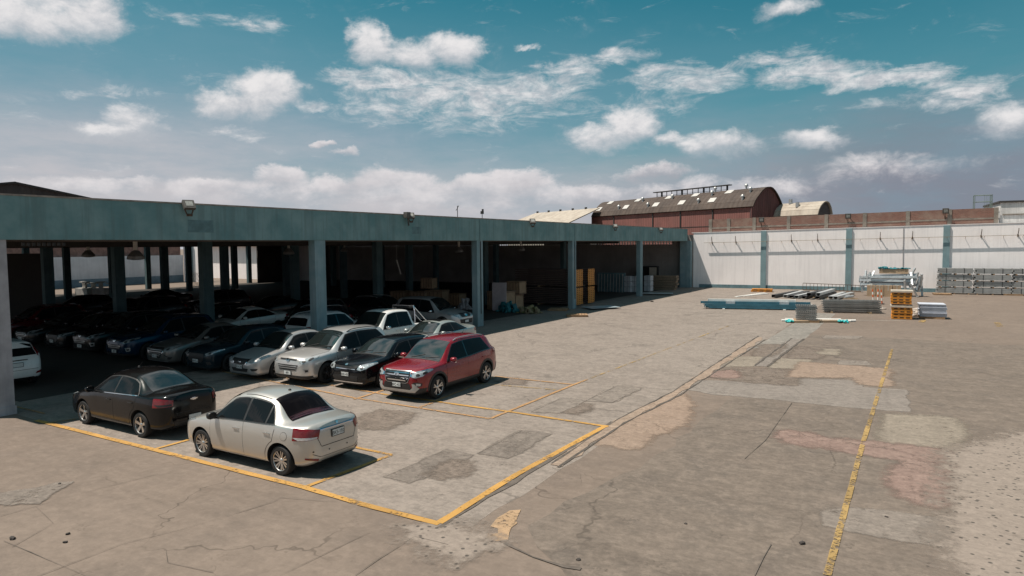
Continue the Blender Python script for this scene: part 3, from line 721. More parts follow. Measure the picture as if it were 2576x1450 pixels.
def d_mpv():                                       # small white wagon seen from behind
    d = suv(4.2, 1.56, 1.69, 2.55, .82, hood=1.0, cowl=1.05, head=1.75, rw=.30, roof=2.4, rhead=3.62, rdeck=4.02, plates=[(.78, True, '', True)], rails=None)
    d['rearview'] = [(.62, 1.04), (.55, 1.42), (-.55, 1.42), (-.62, 1.04)]
    d['dlo'] = (1.25, 1.73, 2.26, 3.55, 3.72); d['dloq'] = 3.18
    d['deco'] = [('tail_light', 'rear', [(.635, 1.0), (.70, .98), (.72, 1.1), (.63, 1.42), (.58, 1.42)], 'red', .012, 'pair', [('tail_light_lens', [(.65, .985), (.71, .975), (.72, 1.06), (.67, 1.06)], 'lens', .016)]),
        ('tailgate_strip', 'rear', hbar(-.32, .32, .915, .014), 'chrome', .012, 'one'), ('reflector', 'rear', [(.50, .44), (.68, .46), (.70, .54), (.54, .51)], 'red', .01, 'pair'),
        ('tailgate_gap', 'rear', [(-.6, .60), (.6, .60), (.6, .612), (-.6, .612)], 'seam', .002, 'one'), ('rear_spoiler', 'rear', hbar(-.56, .56, 1.455, .02), 'body', .05, 'one'),
        ('headlight', 'front', [(.46, .76), (.6, .72), (.78, .78), (.8, .92), (.6, .88)], 'clear', .01, 'pair'), ('grille', 'front', mirror([(.4, .82), (.36, .70)]), 'black', .01, 'one')]
    return d

P_SILVER = paint('paint_warm_silver', (.52, .50, .465), .6, .30)
P_SIL2 = paint('paint_silver', (.46, .455, .45), .5, .3)
P_SIL3 = paint('paint_bright_silver', (.60, .59, .575), .6, .28)
P_BLACK = paint('paint_black', (.004, .004, .0045), 0, .12, .025)
P_RED = paint('paint_red', (.20, .004, .010), .2, .25, .03)
P_BLK2 = paint('paint_blue_black', (.004, .005, .007), 0, .13, .02)
P_NAVY = paint('paint_dark_teal_blue', (.010, .022, .030), .2, .22, .05)
P_BROWN = paint('paint_grey_bronze', (.17, .165, .155), .45, .32, .05)
P_BLUE = paint('paint_deep_blue', (.004, .026, .06), .3, .22, .05)
P_WHITE = paint('paint_white', (.70, .70, .68), 0, .25, .08)
P_GREEN = paint('paint_pale_grey_green', (.36, .39, .37), .4, .28, .06)
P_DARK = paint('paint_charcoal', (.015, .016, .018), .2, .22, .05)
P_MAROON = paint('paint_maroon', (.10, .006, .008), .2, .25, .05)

G_FRONT = 'cars in the front row half under the shed'
G_DEEP = 'cars deep in the shade of the shed'
CARS = [
    ('sedan_car', d_silver, P_SILVER, ('multi', ALLOY), -11.93, 9.67, '-x', 'silver sedan with red tail lights parked in the open sun nearest the camera', 'car', 'sedans parked nose towards the shed'),
    ('sedan_car', d_black, P_BLACK, ('five', ALLOY), -16.98, 9.83, '-x', 'black sedan parked nose to the shed beside the silver sedan', 'car', 'sedans parked nose towards the shed'),
    ('suv_car', d_red, P_RED, ('vee', ALLOY), -12.91, 17.05, '-y', 'red SUV with chrome grille at the sunny end of the front row', 'car', G_FRONT),
    ('hatchback_car', d_rio, P_BLK2, ('five', ALLOY), -15.39, 17.38, '-y', 'glossy black hatchback between the red SUV and a silver SUV', 'car', G_FRONT),
    ('suv_car', d_tucson, P_SIL3, ('vee', DALLOY), -17.45, 17.06, '-y', 'silver SUV with black wheels in the front row beside the black hatchback', 'car', G_FRONT),
    ('sedan_car', d_versa, P_SIL2, ('steel', ALLOY), -19.61, 16.91, '-y', 'silver sedan half in shade with a large clear headlight in the front row', 'car', G_FRONT),
    ('hatchback_car', d_mazda, P_NAVY, ('ten', DALLOY), -22.11, 16.78, '-y', 'dark blue grey hatchback with a white plate in the shaded front row', 'car', G_FRONT),
    ('sedan_car', d_elantra, P_BROWN, ('ten', DALLOY), -24.65, 17.06, '-y', 'grey bronze sedan with a barred grille in the shaded front row', 'car', G_FRONT),
    ('suv_car', d_tucson, P_BLUE, ('five', DALLOY), -27.18, 16.86, '-y', 'deep blue SUV in the shaded front row beside the grey bronze sedan', 'car', G_FRONT),
    ('pickup_truck', d_pickup, P_WHITE, ('five', ALLOY), -19.62, 22.0, '-y', 'white double cab pickup with a roll bar behind the silver SUV', 'pickup truck', None),
    ('coupe_car', d_coupe, P_GREEN, ('ten', ALLOY), -17.28, 22.25, '-y', 'pale grey green coupe with a sunroof beside the white pickup', 'car', None),
    ('suv_car', d_terrain, P_SIL2, ('five', ALLOY), -22.55, 28.95, '+x', 'silver SUV with a protruding grille facing out beside a teal column', 'car', None),
    ('suv_car', d_red, P_WHITE, ('five', ALLOY), -22.70, 21.75, '+y', 'white SUV with roof rails seen from behind at the foot of a teal column', 'car', None),
    ('sedan_car', d_elantra, P_WHITE, ('five', ALLOY), -29.45, 22.5, '-y', 'white sedan in the shade right of a dark teal column', 'car', None),
    ('wagon_car', d_mpv, P_WHITE, ('steel', ALLOY), -26.75, 10.25, '-x', 'white wagon with tall red tail lights half hidden by the end column', 'car', None),
]
# ------------------------------------------------------------------ ground
GA = .635
def ground_mat(name, c1, c2, c3, sc=1., crack=.5, stain=.4, speck=.25, streak=.3, dark=(.05, .045, .04), cscale=.22, light=None, fade=0, mottle=.35):
    if fade: c1, c2, c3 = [tuple(x*.50+y*.50 for x, y in zip(c, (.275, .222, .184))) for c in (c1, c2, c3)]
    c1, c2, c3 = [tuple(x*GA for x in c) for c in (c1, c2, c3)]
    m, n, p = new_mat(name); P = n.pos(); p.inputs['Specular IOR Level'].default_value = .25
    big = n.noise(P, .13*sc, 5, .6); mid = n.noise(P, .9*sc, 6, .65); fine = n.noise(P, 9*sc, 6, .7)
    col = n.mix(n.ramp(big, .36, .64), c1, c2)
    col = n.mix(n.math('MULTIPLY', n.ramp(mid, .42, .72), .75), col, c3)
    st = n.noise(n.scaled(P, (.10, 1.6, 1)), 1.1, 5, .65)                      # long drag marks
    col = n.mix(n.math('MULTIPLY', n.ramp(st, .5, .78), streak), col, tuple(x*.62 for x in c1))
    st2 = n.noise(n.scaled(P, (1.5, .12, 1), (7, 3, 0)), 1.0, 5, .65)
    col = n.mix(n.math('MULTIPLY', n.ramp(st2, .54, .8), streak*.7), col, tuple(min(1, x*1.3) for x in c1))
    mot = n.noise(P, 3.0*sc, 9, .76); mo2 = n.noise(n.scaled(P, (1, 1, 1), (31, 17, 0)), .55*sc, 7, .68)
    col = n.mix(n.math('MULTIPLY', n.ramp(mot, .50, .60), mottle), col, tuple(min(1, x*1.38) for x in c2))
    col = n.mix(n.math('MULTIPLY', n.ramp(mo2, .51, .63), mottle*.8), col, tuple(x*.70 for x in c1))
    col = n.mix(n.math('MULTIPLY', n.math('SUBTRACT', 1, n.ramp(mot, .38, .48)), mottle*.9), col, tuple(x*.66 for x in c1))
    fl = n.noise(n.scaled(P, (.55, 1.25, 1), (3, 9, 0)), 5.5*sc, 8, .76)                 # scuffed grain
    col = n.mix(n.math('MULTIPLY', n.ramp(fl, .50, .60), mottle*.55), col, tuple(x*.60 for x in c1))
    col = n.mix(n.math('MULTIPLY', n.math('SUBTRACT', 1, n.ramp(fl, .40, .48)), mottle*.5), col, tuple(min(1, x*1.35) for x in c2))
    s1 = n.noise(P, .42, 4, .6, .6); sp = n.noise(P, 3.1, 5, .7)               # oil and tyre stains
    f = n.math('MULTIPLY', n.ramp(s1, .60, .72), n.ramp(sp, .30, .62))
    col = n.mix(n.math('MULTIPLY', f, stain), col, tuple(x*.5 for x in c1))
    f2 = n.math('MULTIPLY', n.ramp(n.noise(P, 1.7, 3, .5), .62, .70), n.ramp(n.noise(P, 14, 3, .6), .5, .62))   # scaled-off spots
    col = n.mix(n.math('MULTIPLY', f2, stain*.9), col, tuple(x*.42 for x in c1))
    col = n.mix(n.math('MULTIPLY', n.math('ABSOLUTE', n.math('SUBTRACT', fine, .5)), speck*2.6), col, n.mix(n.ramp(fine, .45, .55), dark, tuple(min(1, x*1.7) for x in c1)))
    if light:
        pb = n.ramp(n.vor(P, 7.), .16, .26); col = n.mix(n.math('MULTIPLY', n.math('SUBTRACT', 1, pb), light), col, dark)
    w = n.noise(P, .6, 4, .6, 0, True)
    x = n.node('ShaderNodeVectorMath', operation='MULTIPLY_ADD'); n.l.new(w, x.inputs[0]); x.inputs[1].default_value = (2.2, 2.2, 0); n.l.new(P, x.inputs[2])
    e = n.vor(x.outputs[0], cscale, 'DISTANCE_TO_EDGE')
    gate = n.ramp(n.noise(P, .23, 2), .44, .58)
    ck = n.math('MULTIPLY', n.math('SUBTRACT', 1, n.ramp(e, .0015, .006, False)), gate)
    e2 = n.vor(x.outputs[0], cscale*4, 'DISTANCE_TO_EDGE')
    ck2 = n.math('MULTIPLY', n.math('SUBTRACT', 1, n.ramp(e2, .004, .014, False)), n.ramp(n.noise(P, .31, 3), .60, .68))
    ck = n.math('MAXIMUM', ck, n.math('MULTIPLY', ck2, .8))
    col = n.mix(n.math('MULTIPLY', ck, crack), col, tuple(x*.35 for x in c1))
    n.put(p.inputs['Base Color'], col)
    p.inputs['Roughness'].default_value = .85
    if fade and name != 'x':
        at_ = n.node('ShaderNodeAttribute'); at_.attribute_name = 'edge'
        en = n.math('ADD', n.math('MULTIPLY', n.math('SUBTRACT', n.noise(P, 3.2, 6, .72), .5), 1.9), at_.outputs['Fac'])
        eb = n.ramp(en, .15, .95)
    if fade:
        a_ = n.math('ADD', n.math('MULTIPLY', n.noise(P, 2.3, 5, .7), .6), n.math('MULTIPLY', n.noise(P, 13, 4, .7), .4))
        t = n.node('ShaderNodeBsdfTransparent'); x_ = n.node('ShaderNodeMixShader'); n.l.new(n.math('MULTIPLY', n.ramp(a_, fade-.10, fade+.09), eb), x_.inputs[0]); n.l.new(t.outputs[0], x_.inputs[1]); n.l.new(p.outputs[0], x_.inputs[2]); n.l.new(x_.outputs[0], m.node_tree.nodes['Material Output'].inputs[0])
    h = n.math('ADD', n.math('MULTIPLY', fine, .6), n.math('MULTIPLY', n.math('SUBTRACT', 1, ck), .5))
    n.l.new(n.bump(h, .35, .012), p.inputs['Normal'])
    MATS[name] = m
    return m
M_GROUND = ground_mat('yard_ground', (.25, .195, .158), (.285, .224, .182), (.22, .175, .145), 1, .55, .35, .26, .35, mottle=.24)
M_ROUGH = ground_mat('rough_asphalt', (.225, .182, .150), (.255, .205, .168), (.175, .146, .125), 1.1, .5, .6, .5, .7, cscale=.16, mottle=.42)
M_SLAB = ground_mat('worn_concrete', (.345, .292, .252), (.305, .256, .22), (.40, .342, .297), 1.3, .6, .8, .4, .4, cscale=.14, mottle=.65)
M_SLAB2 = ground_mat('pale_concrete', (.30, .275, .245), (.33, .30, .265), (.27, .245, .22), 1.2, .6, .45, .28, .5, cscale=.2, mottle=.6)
M_FLOOR = ground_mat('shed_floor_concrete', (.085, .075, .066), (.075, .066, .058), (.10, .088, .078), 1, .4, .6, .3, .3)  # yard slab continued under the roof, shade painted in as a darker tone
def gsheet(name, pts, m, z, kind='structure'):
    mb = MB(); n = len(pts); mb.add([(p[0], p[1], z) for p in pts], [tuple(range(n))])
    o = mb.build(name, m)
    if o.data.polygons[0].normal.z < 0: o.data.flip_normals()
    return tag(o, kind=kind)
gsheet('ground', [(-1500, -300), (1500, -300), (1500, 2500), (-1500, 2500)], M_GROUND, 0)
XS = -5.95
def jag(pts, amp=.06, step=.5):
    out = []
    for a, b in zip(pts, pts[1:]+pts[:1]):
        a, b = Vector(a[:2]), Vector(b[:2]); k = max(1, int((b-a).length/step)); nn = Vector((-(b-a).y, (b-a).x)).normalized()
        for i in range(k): out.append(a+(b-a)*i/k + nn*random.uniform(-amp, amp)*(i > 0))
    return out
gsheet('concrete_parking_slab', jag([(-45, 8.62), (-6.45, 8.62), (XS-.1, 8.75), (XS-.15, 40), (XS-.2, 69), (-45, 69)], .05, .8), M_SLAB, .002)
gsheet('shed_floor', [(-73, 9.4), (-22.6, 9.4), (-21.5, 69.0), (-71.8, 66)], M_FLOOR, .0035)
gsheet('rough_asphalt_yard', jag([(-5.3, 9.2), (-4.7, 14), (-4.6, 22), (-4.6, 36), (6, 36), (14, 30), (14, 6.5), (4, 6.2), (0, 7.0), (-3.6, 7.6)], .12, .6), M_ROUGH, .002)
gsheet('asphalt_strip', jag([(XS-.1, 30), (-4.6, 30), (-4.5, 47), (XS, 47)], .04, 1), M_SLAB2, .0035)
def pxs(*uv): return [at(u, v)[:2] for u, v in uv]
def px4(o, s, *uv): return [((o[0]+x*s)*.8527, (o[1]+y*s)*.8527) for x, y in uv]
def line_mat(name, c, wear):
    m, n, p = new_mat(name); P = n.pos()
    a = n.noise(P, 1.5, 7, .78); b = n.noise(P, 16, 4, .7)
    f = n.ramp(n.math('ADD', n.math('MULTIPLY', a, .6), n.math('MULTIPLY', b, .4)), wear-.05, wear+.06)
    n.put(p.inputs['Base Color'], n.mix(n.ramp(n.noise(P, .7, 4), .3, .7), c, tuple(x*.72 for x in c))); p.inputs['Roughness'].default_value = .75
    t = n.node('ShaderNodeBsdfTransparent'); x = n.node('ShaderNodeMixShader'); n.l.new(f, x.inputs[0]); n.l.new(t.outputs[0], x.inputs[1]); n.l.new(p.outputs[0], x.inputs[2])
    out = m.node_tree.nodes['Material Output']; n.l.new(x.outputs[0], out.inputs[0]); return m
CHAN = ground_mat('channel_dust', (.42, .31, .235), (.38, .29, .225), (.46, .35, .27), 2, .7, .6, .4, .3, mottle=.8)
PEACH = ground_mat('peach_render', (.50, .34, .245), (.44, .31, .225), (.54, .39, .30), 2, .7, .5, .3, .3, mottle=.55, fade=0.36)
PINK = ground_mat('faded_red_paint', (.40, .24, .205), (.36, .235, .20), (.35, .22, .19), 1.5, .4, .4, .35, .6, mottle=.55, fade=0.40)
CREAM = ground_mat('cream_patch', (.43, .375, .295), (.39, .34, .27), (.36, .31, .25), 2, .3, .45, .35, .5, mottle=.55, fade=0.37)
GREYP = ground_mat('grey_patch', (.31, .275, .245), (.33, .29, .255), (.28, .25, .225), 1.6, .3, .4, .3, .5, mottle=.55, fade=0.38)
GREYB = ground_mat('cool_grey_patch', (.34, .31, .285), (.31, .285, .262), (.37, .335, .31), 1.6, .3, .3, .3, .5, mottle=.55, fade=0.35)
DKP = ground_mat('dark_patch', (.225, .198, .178), (.25, .22, .195), (.20, .18, .162), 1.8, .5, .5, .35, .4, mottle=.55, fade=0.41)
BRN = ground_mat('brown_patch', (.215, .172, .142), (.24, .19, .157), (.19, .155, .13), 1.8, .5, .5, .35, .5, mottle=.55, fade=0.42)
PEBB = ground_mat('pebbled_concrete', (.46, .385, .33), (.41, .345, .295), (.51, .43, .37), 1.5, .2, .2, .3, .1, light=.85, fade=0.34)
O4, S4 = (1900, 960), .51024
O3, S3 = (1100, 1050), .3517
PATCH = [
    ('peach_patch', PEACH, px4(O3, S3, (1925, 740), (1990, 660), (2100, 600), (2200, 540), (2330, 460), (2470, 400), (2600, 330), (2640, 420), (2560, 580), (2440, 630), (2330, 650), (2270, 690), (2200, 775), (2060, 755))),
    ('cool_grey_patch', GREYB, px4(O4, S4, (330, 320), (620, 330), (860, 350), (900, 310), (1230, 322), (1260, 360), (1510, 375), (1530, 500), (1250, 480), (850, 440), (520, 408), (400, 400), (260, 375))),
    ('cream_patch', CREAM, px4(O4, S4, (1420, 520), (1780, 540), (1805, 600), (1815, 730), (1540, 700), (1390, 680), (1415, 600))),
    ('faded_red_patch', PINK, px4(O4, S4, (800, 615), (930, 625), (1040, 660), (1280, 680), (1530, 705), (1800, 738), (1830, 800), (1835, 850), (1755, 890), (1750, 940), (1765, 1040), (1700, 1050), (1540, 1000), (1470, 930), (1475, 850), (1520, 815), (1500, 775), (1300, 745), (1080, 710), (860, 680), (800, 650))),
    ('grey_patch', GREYP, px4(O4, S4, (1040, 1085), (1150, 1062), (1380, 1075), (1880, 1135), (1910, 1240), (1905, 1310), (1500, 1245), (1200, 1190), (1050, 1160))),
    ('pebbled_concrete', PEBB, px4(O4, S4, (1850, 760), (1900, 900), (1905, 1130), (1930, 1460), (2420, 1460), (2420, 700), (2250, 640))),
    ('cream_patch', CREAM, px4(O4, S4, (545, 185), (690, 183), (640, 235), (480, 238))),
    ('cream_patch', CREAM, px4(O4, S4, (800, 195), (948, 200), (905, 250), (745, 245))),
    ('cool_grey_patch', GREYB, px4(O4, S4, (850, 80), (905, 82), (700, 238), (640, 236))),
    ('brown_patch', BRN, px4(O4, S4, (700, 112), (810, 112), (720, 180), (640, 178))),
    ('brown_patch', BRN, px4(O4, S4, (905, 125), (1040, 130), (1000, 190), (850, 190))),
    ('brown_patch', BRN, px4(O4, S4, (420, 270), (540, 255), (900, 260), (860, 345), (640, 330), (430, 305))),
    ('faded_red_patch', PINK, px4(O4, S4, (400, 275), (500, 262), (540, 300), (400, 300))),
    ('peach_patch', PEACH, px4(O4, S4, (850, 297), (1230, 300), (1250, 340), (1395, 352), (1400, 255), (930, 215), (905, 255))),
    ('cream_patch', CREAM, px4(O4, S4, (1055, 140), (1115, 142), (1100, 172), (1030, 168))),
    ('grey_patch', GREYP, px4(O4, S4, (1140, 205), (1280, 208), (1310, 232), (1130, 228))),
    ('grey_patch', GREYP, px4(O4, S4, (1050, 60), (1260, 65), (1230, 80), (1040, 78))),
    ('dark_patch', DKP, px4(O3, S3, (610, 795), (830, 835), (560, 960), (310, 1065), (110, 1015), (380, 905))),
    ('dark_patch', DKP, px4(O3, S3, (1245, 632), (1480, 660), (1300, 770), (1130, 860), (900, 820), (1080, 715))),
    ('brown_patch', BRN, px4(O3, S3, (700, 895), (770, 905), (790, 950), (720, 1000), (600, 1020), (510, 990), (600, 945))),
    ('brown_patch', BRN, px4(O3, S3, (1700, 400), (1790, 410), (1780, 455), (1700, 485), (1600, 475))),
    ('brown_patch', BRN, px4(O3, S3, (1090, 215), (1160, 192), (1255, 210), (1240, 240), (1130, 235))),
    ('brown_patch', BRN, px4(O3, S3, (-60, 520), (60, 465), (220, 480), (300, 485), (230, 560), (100, 605), (-40, 610), (-120, 570))),
    ('grey_patch', GREYP, px4(O3, S3, (1580, 358), (1790, 375), (1560, 480), (1340, 475))),
    ('grey_patch', GREYP, px4(O3, S3, (2030, 262), (2240, 275), (2000, 395), (1800, 380))),
    ('yellowish_patch', line_mat('old_yellow_render', (.43, .285, .165), .43), px4((1400, 1400), .31056, (330, 350), (440, 340), (400, 430), (405, 470), (350, 510), (330, 560), (320, 630), (200, 640), (80, 600), (110, 565), (225, 565), (220, 520), (150, 500), (215, 420))),
    ('dark_patch', DKP, px4((0, 1400), .5823, (0, 100), (180, 75), (300, 45), (360, 40), (290, 80), (230, 120), (200, 150), (120, 145), (60, 155), (0, 150), (-40, 120))),
    ('pale_patch', PEBB, px4((0, 1400), .5823, (2140, 285), (2220, 290), (2330, 330), (2440, 375), (2370, 390), (2290, 350), (2200, 310))),
]
def psheet(name, pts, m, z, ew=.22):
    pts = [Vector(p[:2]) for p in pts]; n = len(pts)
    A_ = sum(pts[i].x*pts[(i+1) % n].y-pts[(i+1) % n].x*pts[i].y for i in range(n)); sg = 1 if A_ > 0 else -1
    out = []
    for i in range(n):
        d = (pts[(i+1) % n]-pts[i-1]); d = d.normalized() if d.length > 1e-6 else Vector((1, 0)); out.append(pts[i]+Vector((d.y, -d.x))*sg*ew)
    bm = bmesh.new(); iv = [bm.verts.new((p.x, p.y, z)) for p in pts]; ov = [bm.verts.new((p.x, p.y, z)) for p in out]
    f0 = bm.faces.new(iv)
    for i in range(n): bm.faces.new((iv[i], ov[i], ov[(i+1) % n], iv[(i+1) % n]))
    bmesh.ops.triangulate(bm, faces=[f0]); bmesh.ops.recalc_face_normals(bm, faces=bm.faces[:])
    if sum(f.normal.z for f in bm.faces) < 0: bmesh.ops.reverse_faces(bm, faces=bm.faces[:])
    me = bpy.data.meshes.new(name); bm.to_mesh(me); bm.free(); me.materials.append(m)
    a = me.attributes.new('edge', 'FLOAT', 'POINT'); a.data.foreach_set('value', [1.0]*n+[0.0]*n)
    o = bpy.data.objects.new(name, me); COL.objects.link(o); return tag(o, kind='structure')
for i, (nm, m, poly) in enumerate(PATCH):
    psheet(nm, jag([at(u, v) for u, v in poly], .06, .35), m, .0046+.00026*i, 0 if 'render' in m.name and 'peach' not in m.name else 1.0 if 'pebb' in m.name else .13 if ('dark' in m.name or 'grey' in m.name) else .4)
# drain channel and cracks in the paving as strips
def strip(name, pts, w, m, z, jit=0.):
    A = [Vector(p[:2]) for p in pts]; L_, R_ = [], []
    B = []
    for a, b in zip(A, A[1:]):
        k = max(1, int((b-a).length/.4)); B += [a+(b-a)*i/k for i in range(k)]
    B.append(A[-1])
    for i, p in enumerate(B):
        d = (B[min(i+1, len(B)-1)]-B[max(i-1, 0)]).normalized(); nn = Vector((-d.y, d.x))
        ww = w*(1+random.uniform(-jit, jit)); off = nn*random.uniform(-jit, jit)*w*.5
        L_.append(p+nn*ww/2+off); R_.append(p-nn*ww/2+off)
    mb = MB(); n = len(B)
    mb.add([(p.x, p.y, z) for p in L_+R_], [(i, i+1, n+i+1, n+i) for i in range(n-1)])
    o = mb.build(name, m)
    if o.data.polygons[0].normal.z < 0: o.data.flip_normals()
    return tag(o, kind='structure')
CRK = mat('crack_filler', (.10, .083, .07), .9, var=.5, vs=4, coord='pos')
CRKL = mat('crack_dusty', (.125, .102, .085), .9, var=.4, vs=4, coord='pos')
ch = [(1395, 1172), (1560, 1060), (1700, 990), (1830, 905), (1915, 850)]
strip('drain_channel', [at(*p) for p in ch], .30, CHAN, .0122, .35)
strip('drain_edge_crack', [at(u-7, v-4) for u, v in ch], .05, CRK, .0136, .6)
strip('drain_edge_crack', [at(u+10, v+5) for u, v in ch], .05, CRK, .0136, .6)
strip('slab_edge_crack', [at(*p) for p in [(1108, 1330), (1190, 1275), (1290, 1215), (1395, 1150), (1480, 1100), (1540, 1062)]], .10, CRKL, .0128, .6)
def dl(o, s, *uv): return [at(*q) for q in px4(o, s, *uv)]
PC_ = [0]
for pts, w in ((dl(O4, S4, (855, 78), (640, 235)), .12), (dl(O4, S4, (922, 80), (715, 240)), .12), (dl(O4, S4, (855, 450), (700, 670), (580, 775)), .03),
    (dl(O4, S4, (735, 1270), (690, 1350), (640, 1450)), .03), (dl(O4, S4, (620, 470), (850, 490), (1200, 520)), .025),
    (dl(O4, S4, (1100, 120), (1500, 135), (1690, 150)), .05), (dl(O3, S3, (1330, 475), (1590, 358), (1790, 378), (2040, 262), (2260, 272)), .03), (dl(O3, S3, (1900, 385), (2010, 395), (2250, 275)), .03),
    (dl(O3, S3, (760, 185), (1500, 200), (1900, 235), (2500, 290)), .03), (dl(O3, S3, (110, 1015), (610, 795)), .02), (dl(O3, S3, (890, 820), (1250, 632)), .02),
    (dl((0, 1400), .5823, (0, 215), (400, 100), (800, 0)), .02), (dl((0, 1400), .5823, (190, 520), (620, 355), (1000, 260), (1390, 140), (1420, 120), (1660, 140)), .025), (dl((0, 1400), .5823, (1800, 515), (1920, 430), (2100, 318), (2270, 360)), .025),
    (dl((0, 1400), .5823, (20, 340), (230, 430), (430, 515)), .02), (dl((0, 1400), .5823, (840, 380), (850, 450), (1080, 500)), .015), (dl((0, 1400), .5823, (180, 165), (270, 250), (60, 370)), .018),
    (dl((0, 1400), .5823, (1420, 515), (1800, 330), (1900, 285)), .018), (dl((1400, 1400), .31056, (280, 660), (560, 790), (860, 880), (1010, 905)), .09)):
    PC_[0] += 1; strip('paving_crack', pts, w*(.6 if w > .06 else .36), CRK if w > .1 else CRKL, .0144+.0005*(PC_[0] % 3), .7)
# painted lines: worn yellow
YEL = line_mat('yellow_line_paint', (.46, .25, .06), .43); YEL2 = line_mat('faded_orange_line_paint', (.42, .235, .10), .45); YEL3 = line_mat('worn_yellow_line_paint', (.40, .26, .09), .52)
PL_ = [0]
YEL4 = line_mat('old_yellow_line_paint', (.36, .235, .085), .475)
def pline(pts, w, m):
    PL_[0] += 1; strip('painted_line', [at(*p) for p in pts], w, m, .0162+.0004*(PL_[0] % 7), .08)
pline([(92, 1059), (765, 1228), (938, 1278), (1106, 1320)], .145, YEL)
pline([(1104, 1318), (1300, 1195), (1525, 1072)], .145, YEL)
pline([(1530, 1075), (1300, 1040), (1094, 1011), (960, 992)], .12, YEL)
pline([(960, 992), (780, 962), (640, 938)], .10, YEL2)
pline([(690, 962), (900, 1004), (1232, 1055)], .10, YEL2)
pline([(560, 936), (690, 962)], .10, YEL2)
pline([(1232, 1055), (1446, 968), (1480, 955)], .10, YEL2)
pline([(1480, 955), (1637, 895), (1840, 818)], .09, YEL3)
pline([(1090, 1014), (1055, 1026)], .10, YEL2); pline([(975, 980), (890, 1006)], .10, YEL2); pline([(1094, 1011), (1245, 950)], .08, YEL2)
pline([(1245, 948), (1444, 969)], .09, YEL2); pline([(1150, 962), (1400, 982)], .09, YEL3)
pline([(765, 1228), (985, 1146)], .11, YEL); pline([(985, 1146), (880, 1124)], .10, YEL); pline([(388, 1132), (475, 1108)], .10, YEL)
pline([(120, 1066), (190, 1056)], .09, YEL2); pline([(30, 1022), (112, 1042)], .07, YEL2)
pline([(2081, 1450), (2170, 1119), (2244, 880)], .10, YEL4)
pline([(2318, 812), (2322, 806)], .3, YEL3); pline([(2508, 812), (2516, 823)], .3, YEL3); pline([(2280, 808), (2050, 806)], .06, mat('faded_white_line', (.5, .48, .45), .8, var=.4, vs=2, coord='pos'))

# ------------------------------------------------------------------ shed
TEAL = mat('teal_render', (.195, .305, .31), .8, var=.35, vs=.8, streak=.5, bump=.25, c2=(.105, .215, .225))
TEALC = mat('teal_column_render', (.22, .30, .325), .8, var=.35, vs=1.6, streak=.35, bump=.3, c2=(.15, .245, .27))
TEALI = mat('shaded_teal_column_render', (.075, .125, .138), .85, var=.4, vs=1.6, streak=.4, c2=(.045, .09, .10))  # darker copy of the column render, interior shade put into the colour
GREYC = mat('grey_column_render', (.43, .41, .43), .8, var=.3, vs=1.6, streak=.35, bump=.3)
DARKC = mat('ceiling_concrete', (.045, .04, .036), .9, var=.4, vs=1.5)  # concrete kept near black, deepening the interior shade through its colour
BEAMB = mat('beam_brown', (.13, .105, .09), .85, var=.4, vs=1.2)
CAPC = mat('parapet_cap', (.36, .31, .27), .85, var=.5, vs=2.5)
SH0 = Vector((-21.1, 8.66, 0)); SHR = -.012
shed = empty('parking_shed', SH0, SHR)
tag(shed, 'long open parking shed with a teal fascia on teal columns and a dark interior', 'shed')
ZB, ZT = 4.745, 5.93; OV = -1.45  # OV: roof and fascia overhang past the corner column, added to shade lit ground
YL = [0, 10.74, 22.23, 33.84, 46.7]; YE = 60.5; XD = 50.6
for a, b in ((-30, 22.45), (22.49, 34.06), (34.10, YE)):                 # fascia in three lengths with open joints
    if a < 0: a = OV
    m = MB(); m.mm((-.28, a, ZB), (.03, min(b, 59.7), ZT)); m.build('fascia', TEAL, shed)
m = MB(); m.mm((-XD, OV, ZB), (-.283, OV+.25, ZT)); m.build('end_fascia', TEAL, shed)
m = MB(); m.mm((-.30, OV, ZT+.002), (.045, YE, ZT+.05)); m.build('parapet_cap', CAPC, shed)
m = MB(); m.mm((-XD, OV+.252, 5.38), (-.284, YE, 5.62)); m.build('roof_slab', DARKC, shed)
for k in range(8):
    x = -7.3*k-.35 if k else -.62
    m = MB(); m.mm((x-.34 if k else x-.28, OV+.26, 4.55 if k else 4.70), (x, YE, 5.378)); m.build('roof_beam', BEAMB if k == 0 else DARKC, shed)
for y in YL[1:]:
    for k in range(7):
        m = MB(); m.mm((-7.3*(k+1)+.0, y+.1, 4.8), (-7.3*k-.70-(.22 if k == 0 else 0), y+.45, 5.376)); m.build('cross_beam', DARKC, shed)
for i, y in enumerate(YL):
    for k in range(8):
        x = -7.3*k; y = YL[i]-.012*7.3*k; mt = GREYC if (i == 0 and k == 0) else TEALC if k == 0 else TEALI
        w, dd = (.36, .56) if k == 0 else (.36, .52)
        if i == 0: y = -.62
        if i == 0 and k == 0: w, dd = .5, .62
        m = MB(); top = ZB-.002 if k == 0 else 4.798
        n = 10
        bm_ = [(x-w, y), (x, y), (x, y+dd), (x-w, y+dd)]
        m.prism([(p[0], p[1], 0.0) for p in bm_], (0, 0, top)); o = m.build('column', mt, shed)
        if k == 0 and i in (0, 2, 3):
            q = MB()
            if i == 0: q.prism([(x-w-.03, y-.03, 0), (x+.03, y-.03, 0), (x+.03, y+dd+.03, 0), (x-w-.03, y+dd+.03, 0)], (0, 0, .22)); q.build('column_base', mt, o)
            else:
                q.tube((x+.03, y+dd*.55, .7), (x+.03, y+dd*.55, 4.7), .022, 6); q.build('downpipe', PLAST, o)
m = MB(); m.mm((-XD, 47.0, 0), (-XD+.2, YE, 5.37)); m.build('back_wall', mat('dark_shed_wall', (.07, .06, .055), .9, var=.4, vs=.8), shed)
for y0, y1, z0, z1 in ((11.6, 11.98, 1.0, 0),): pass
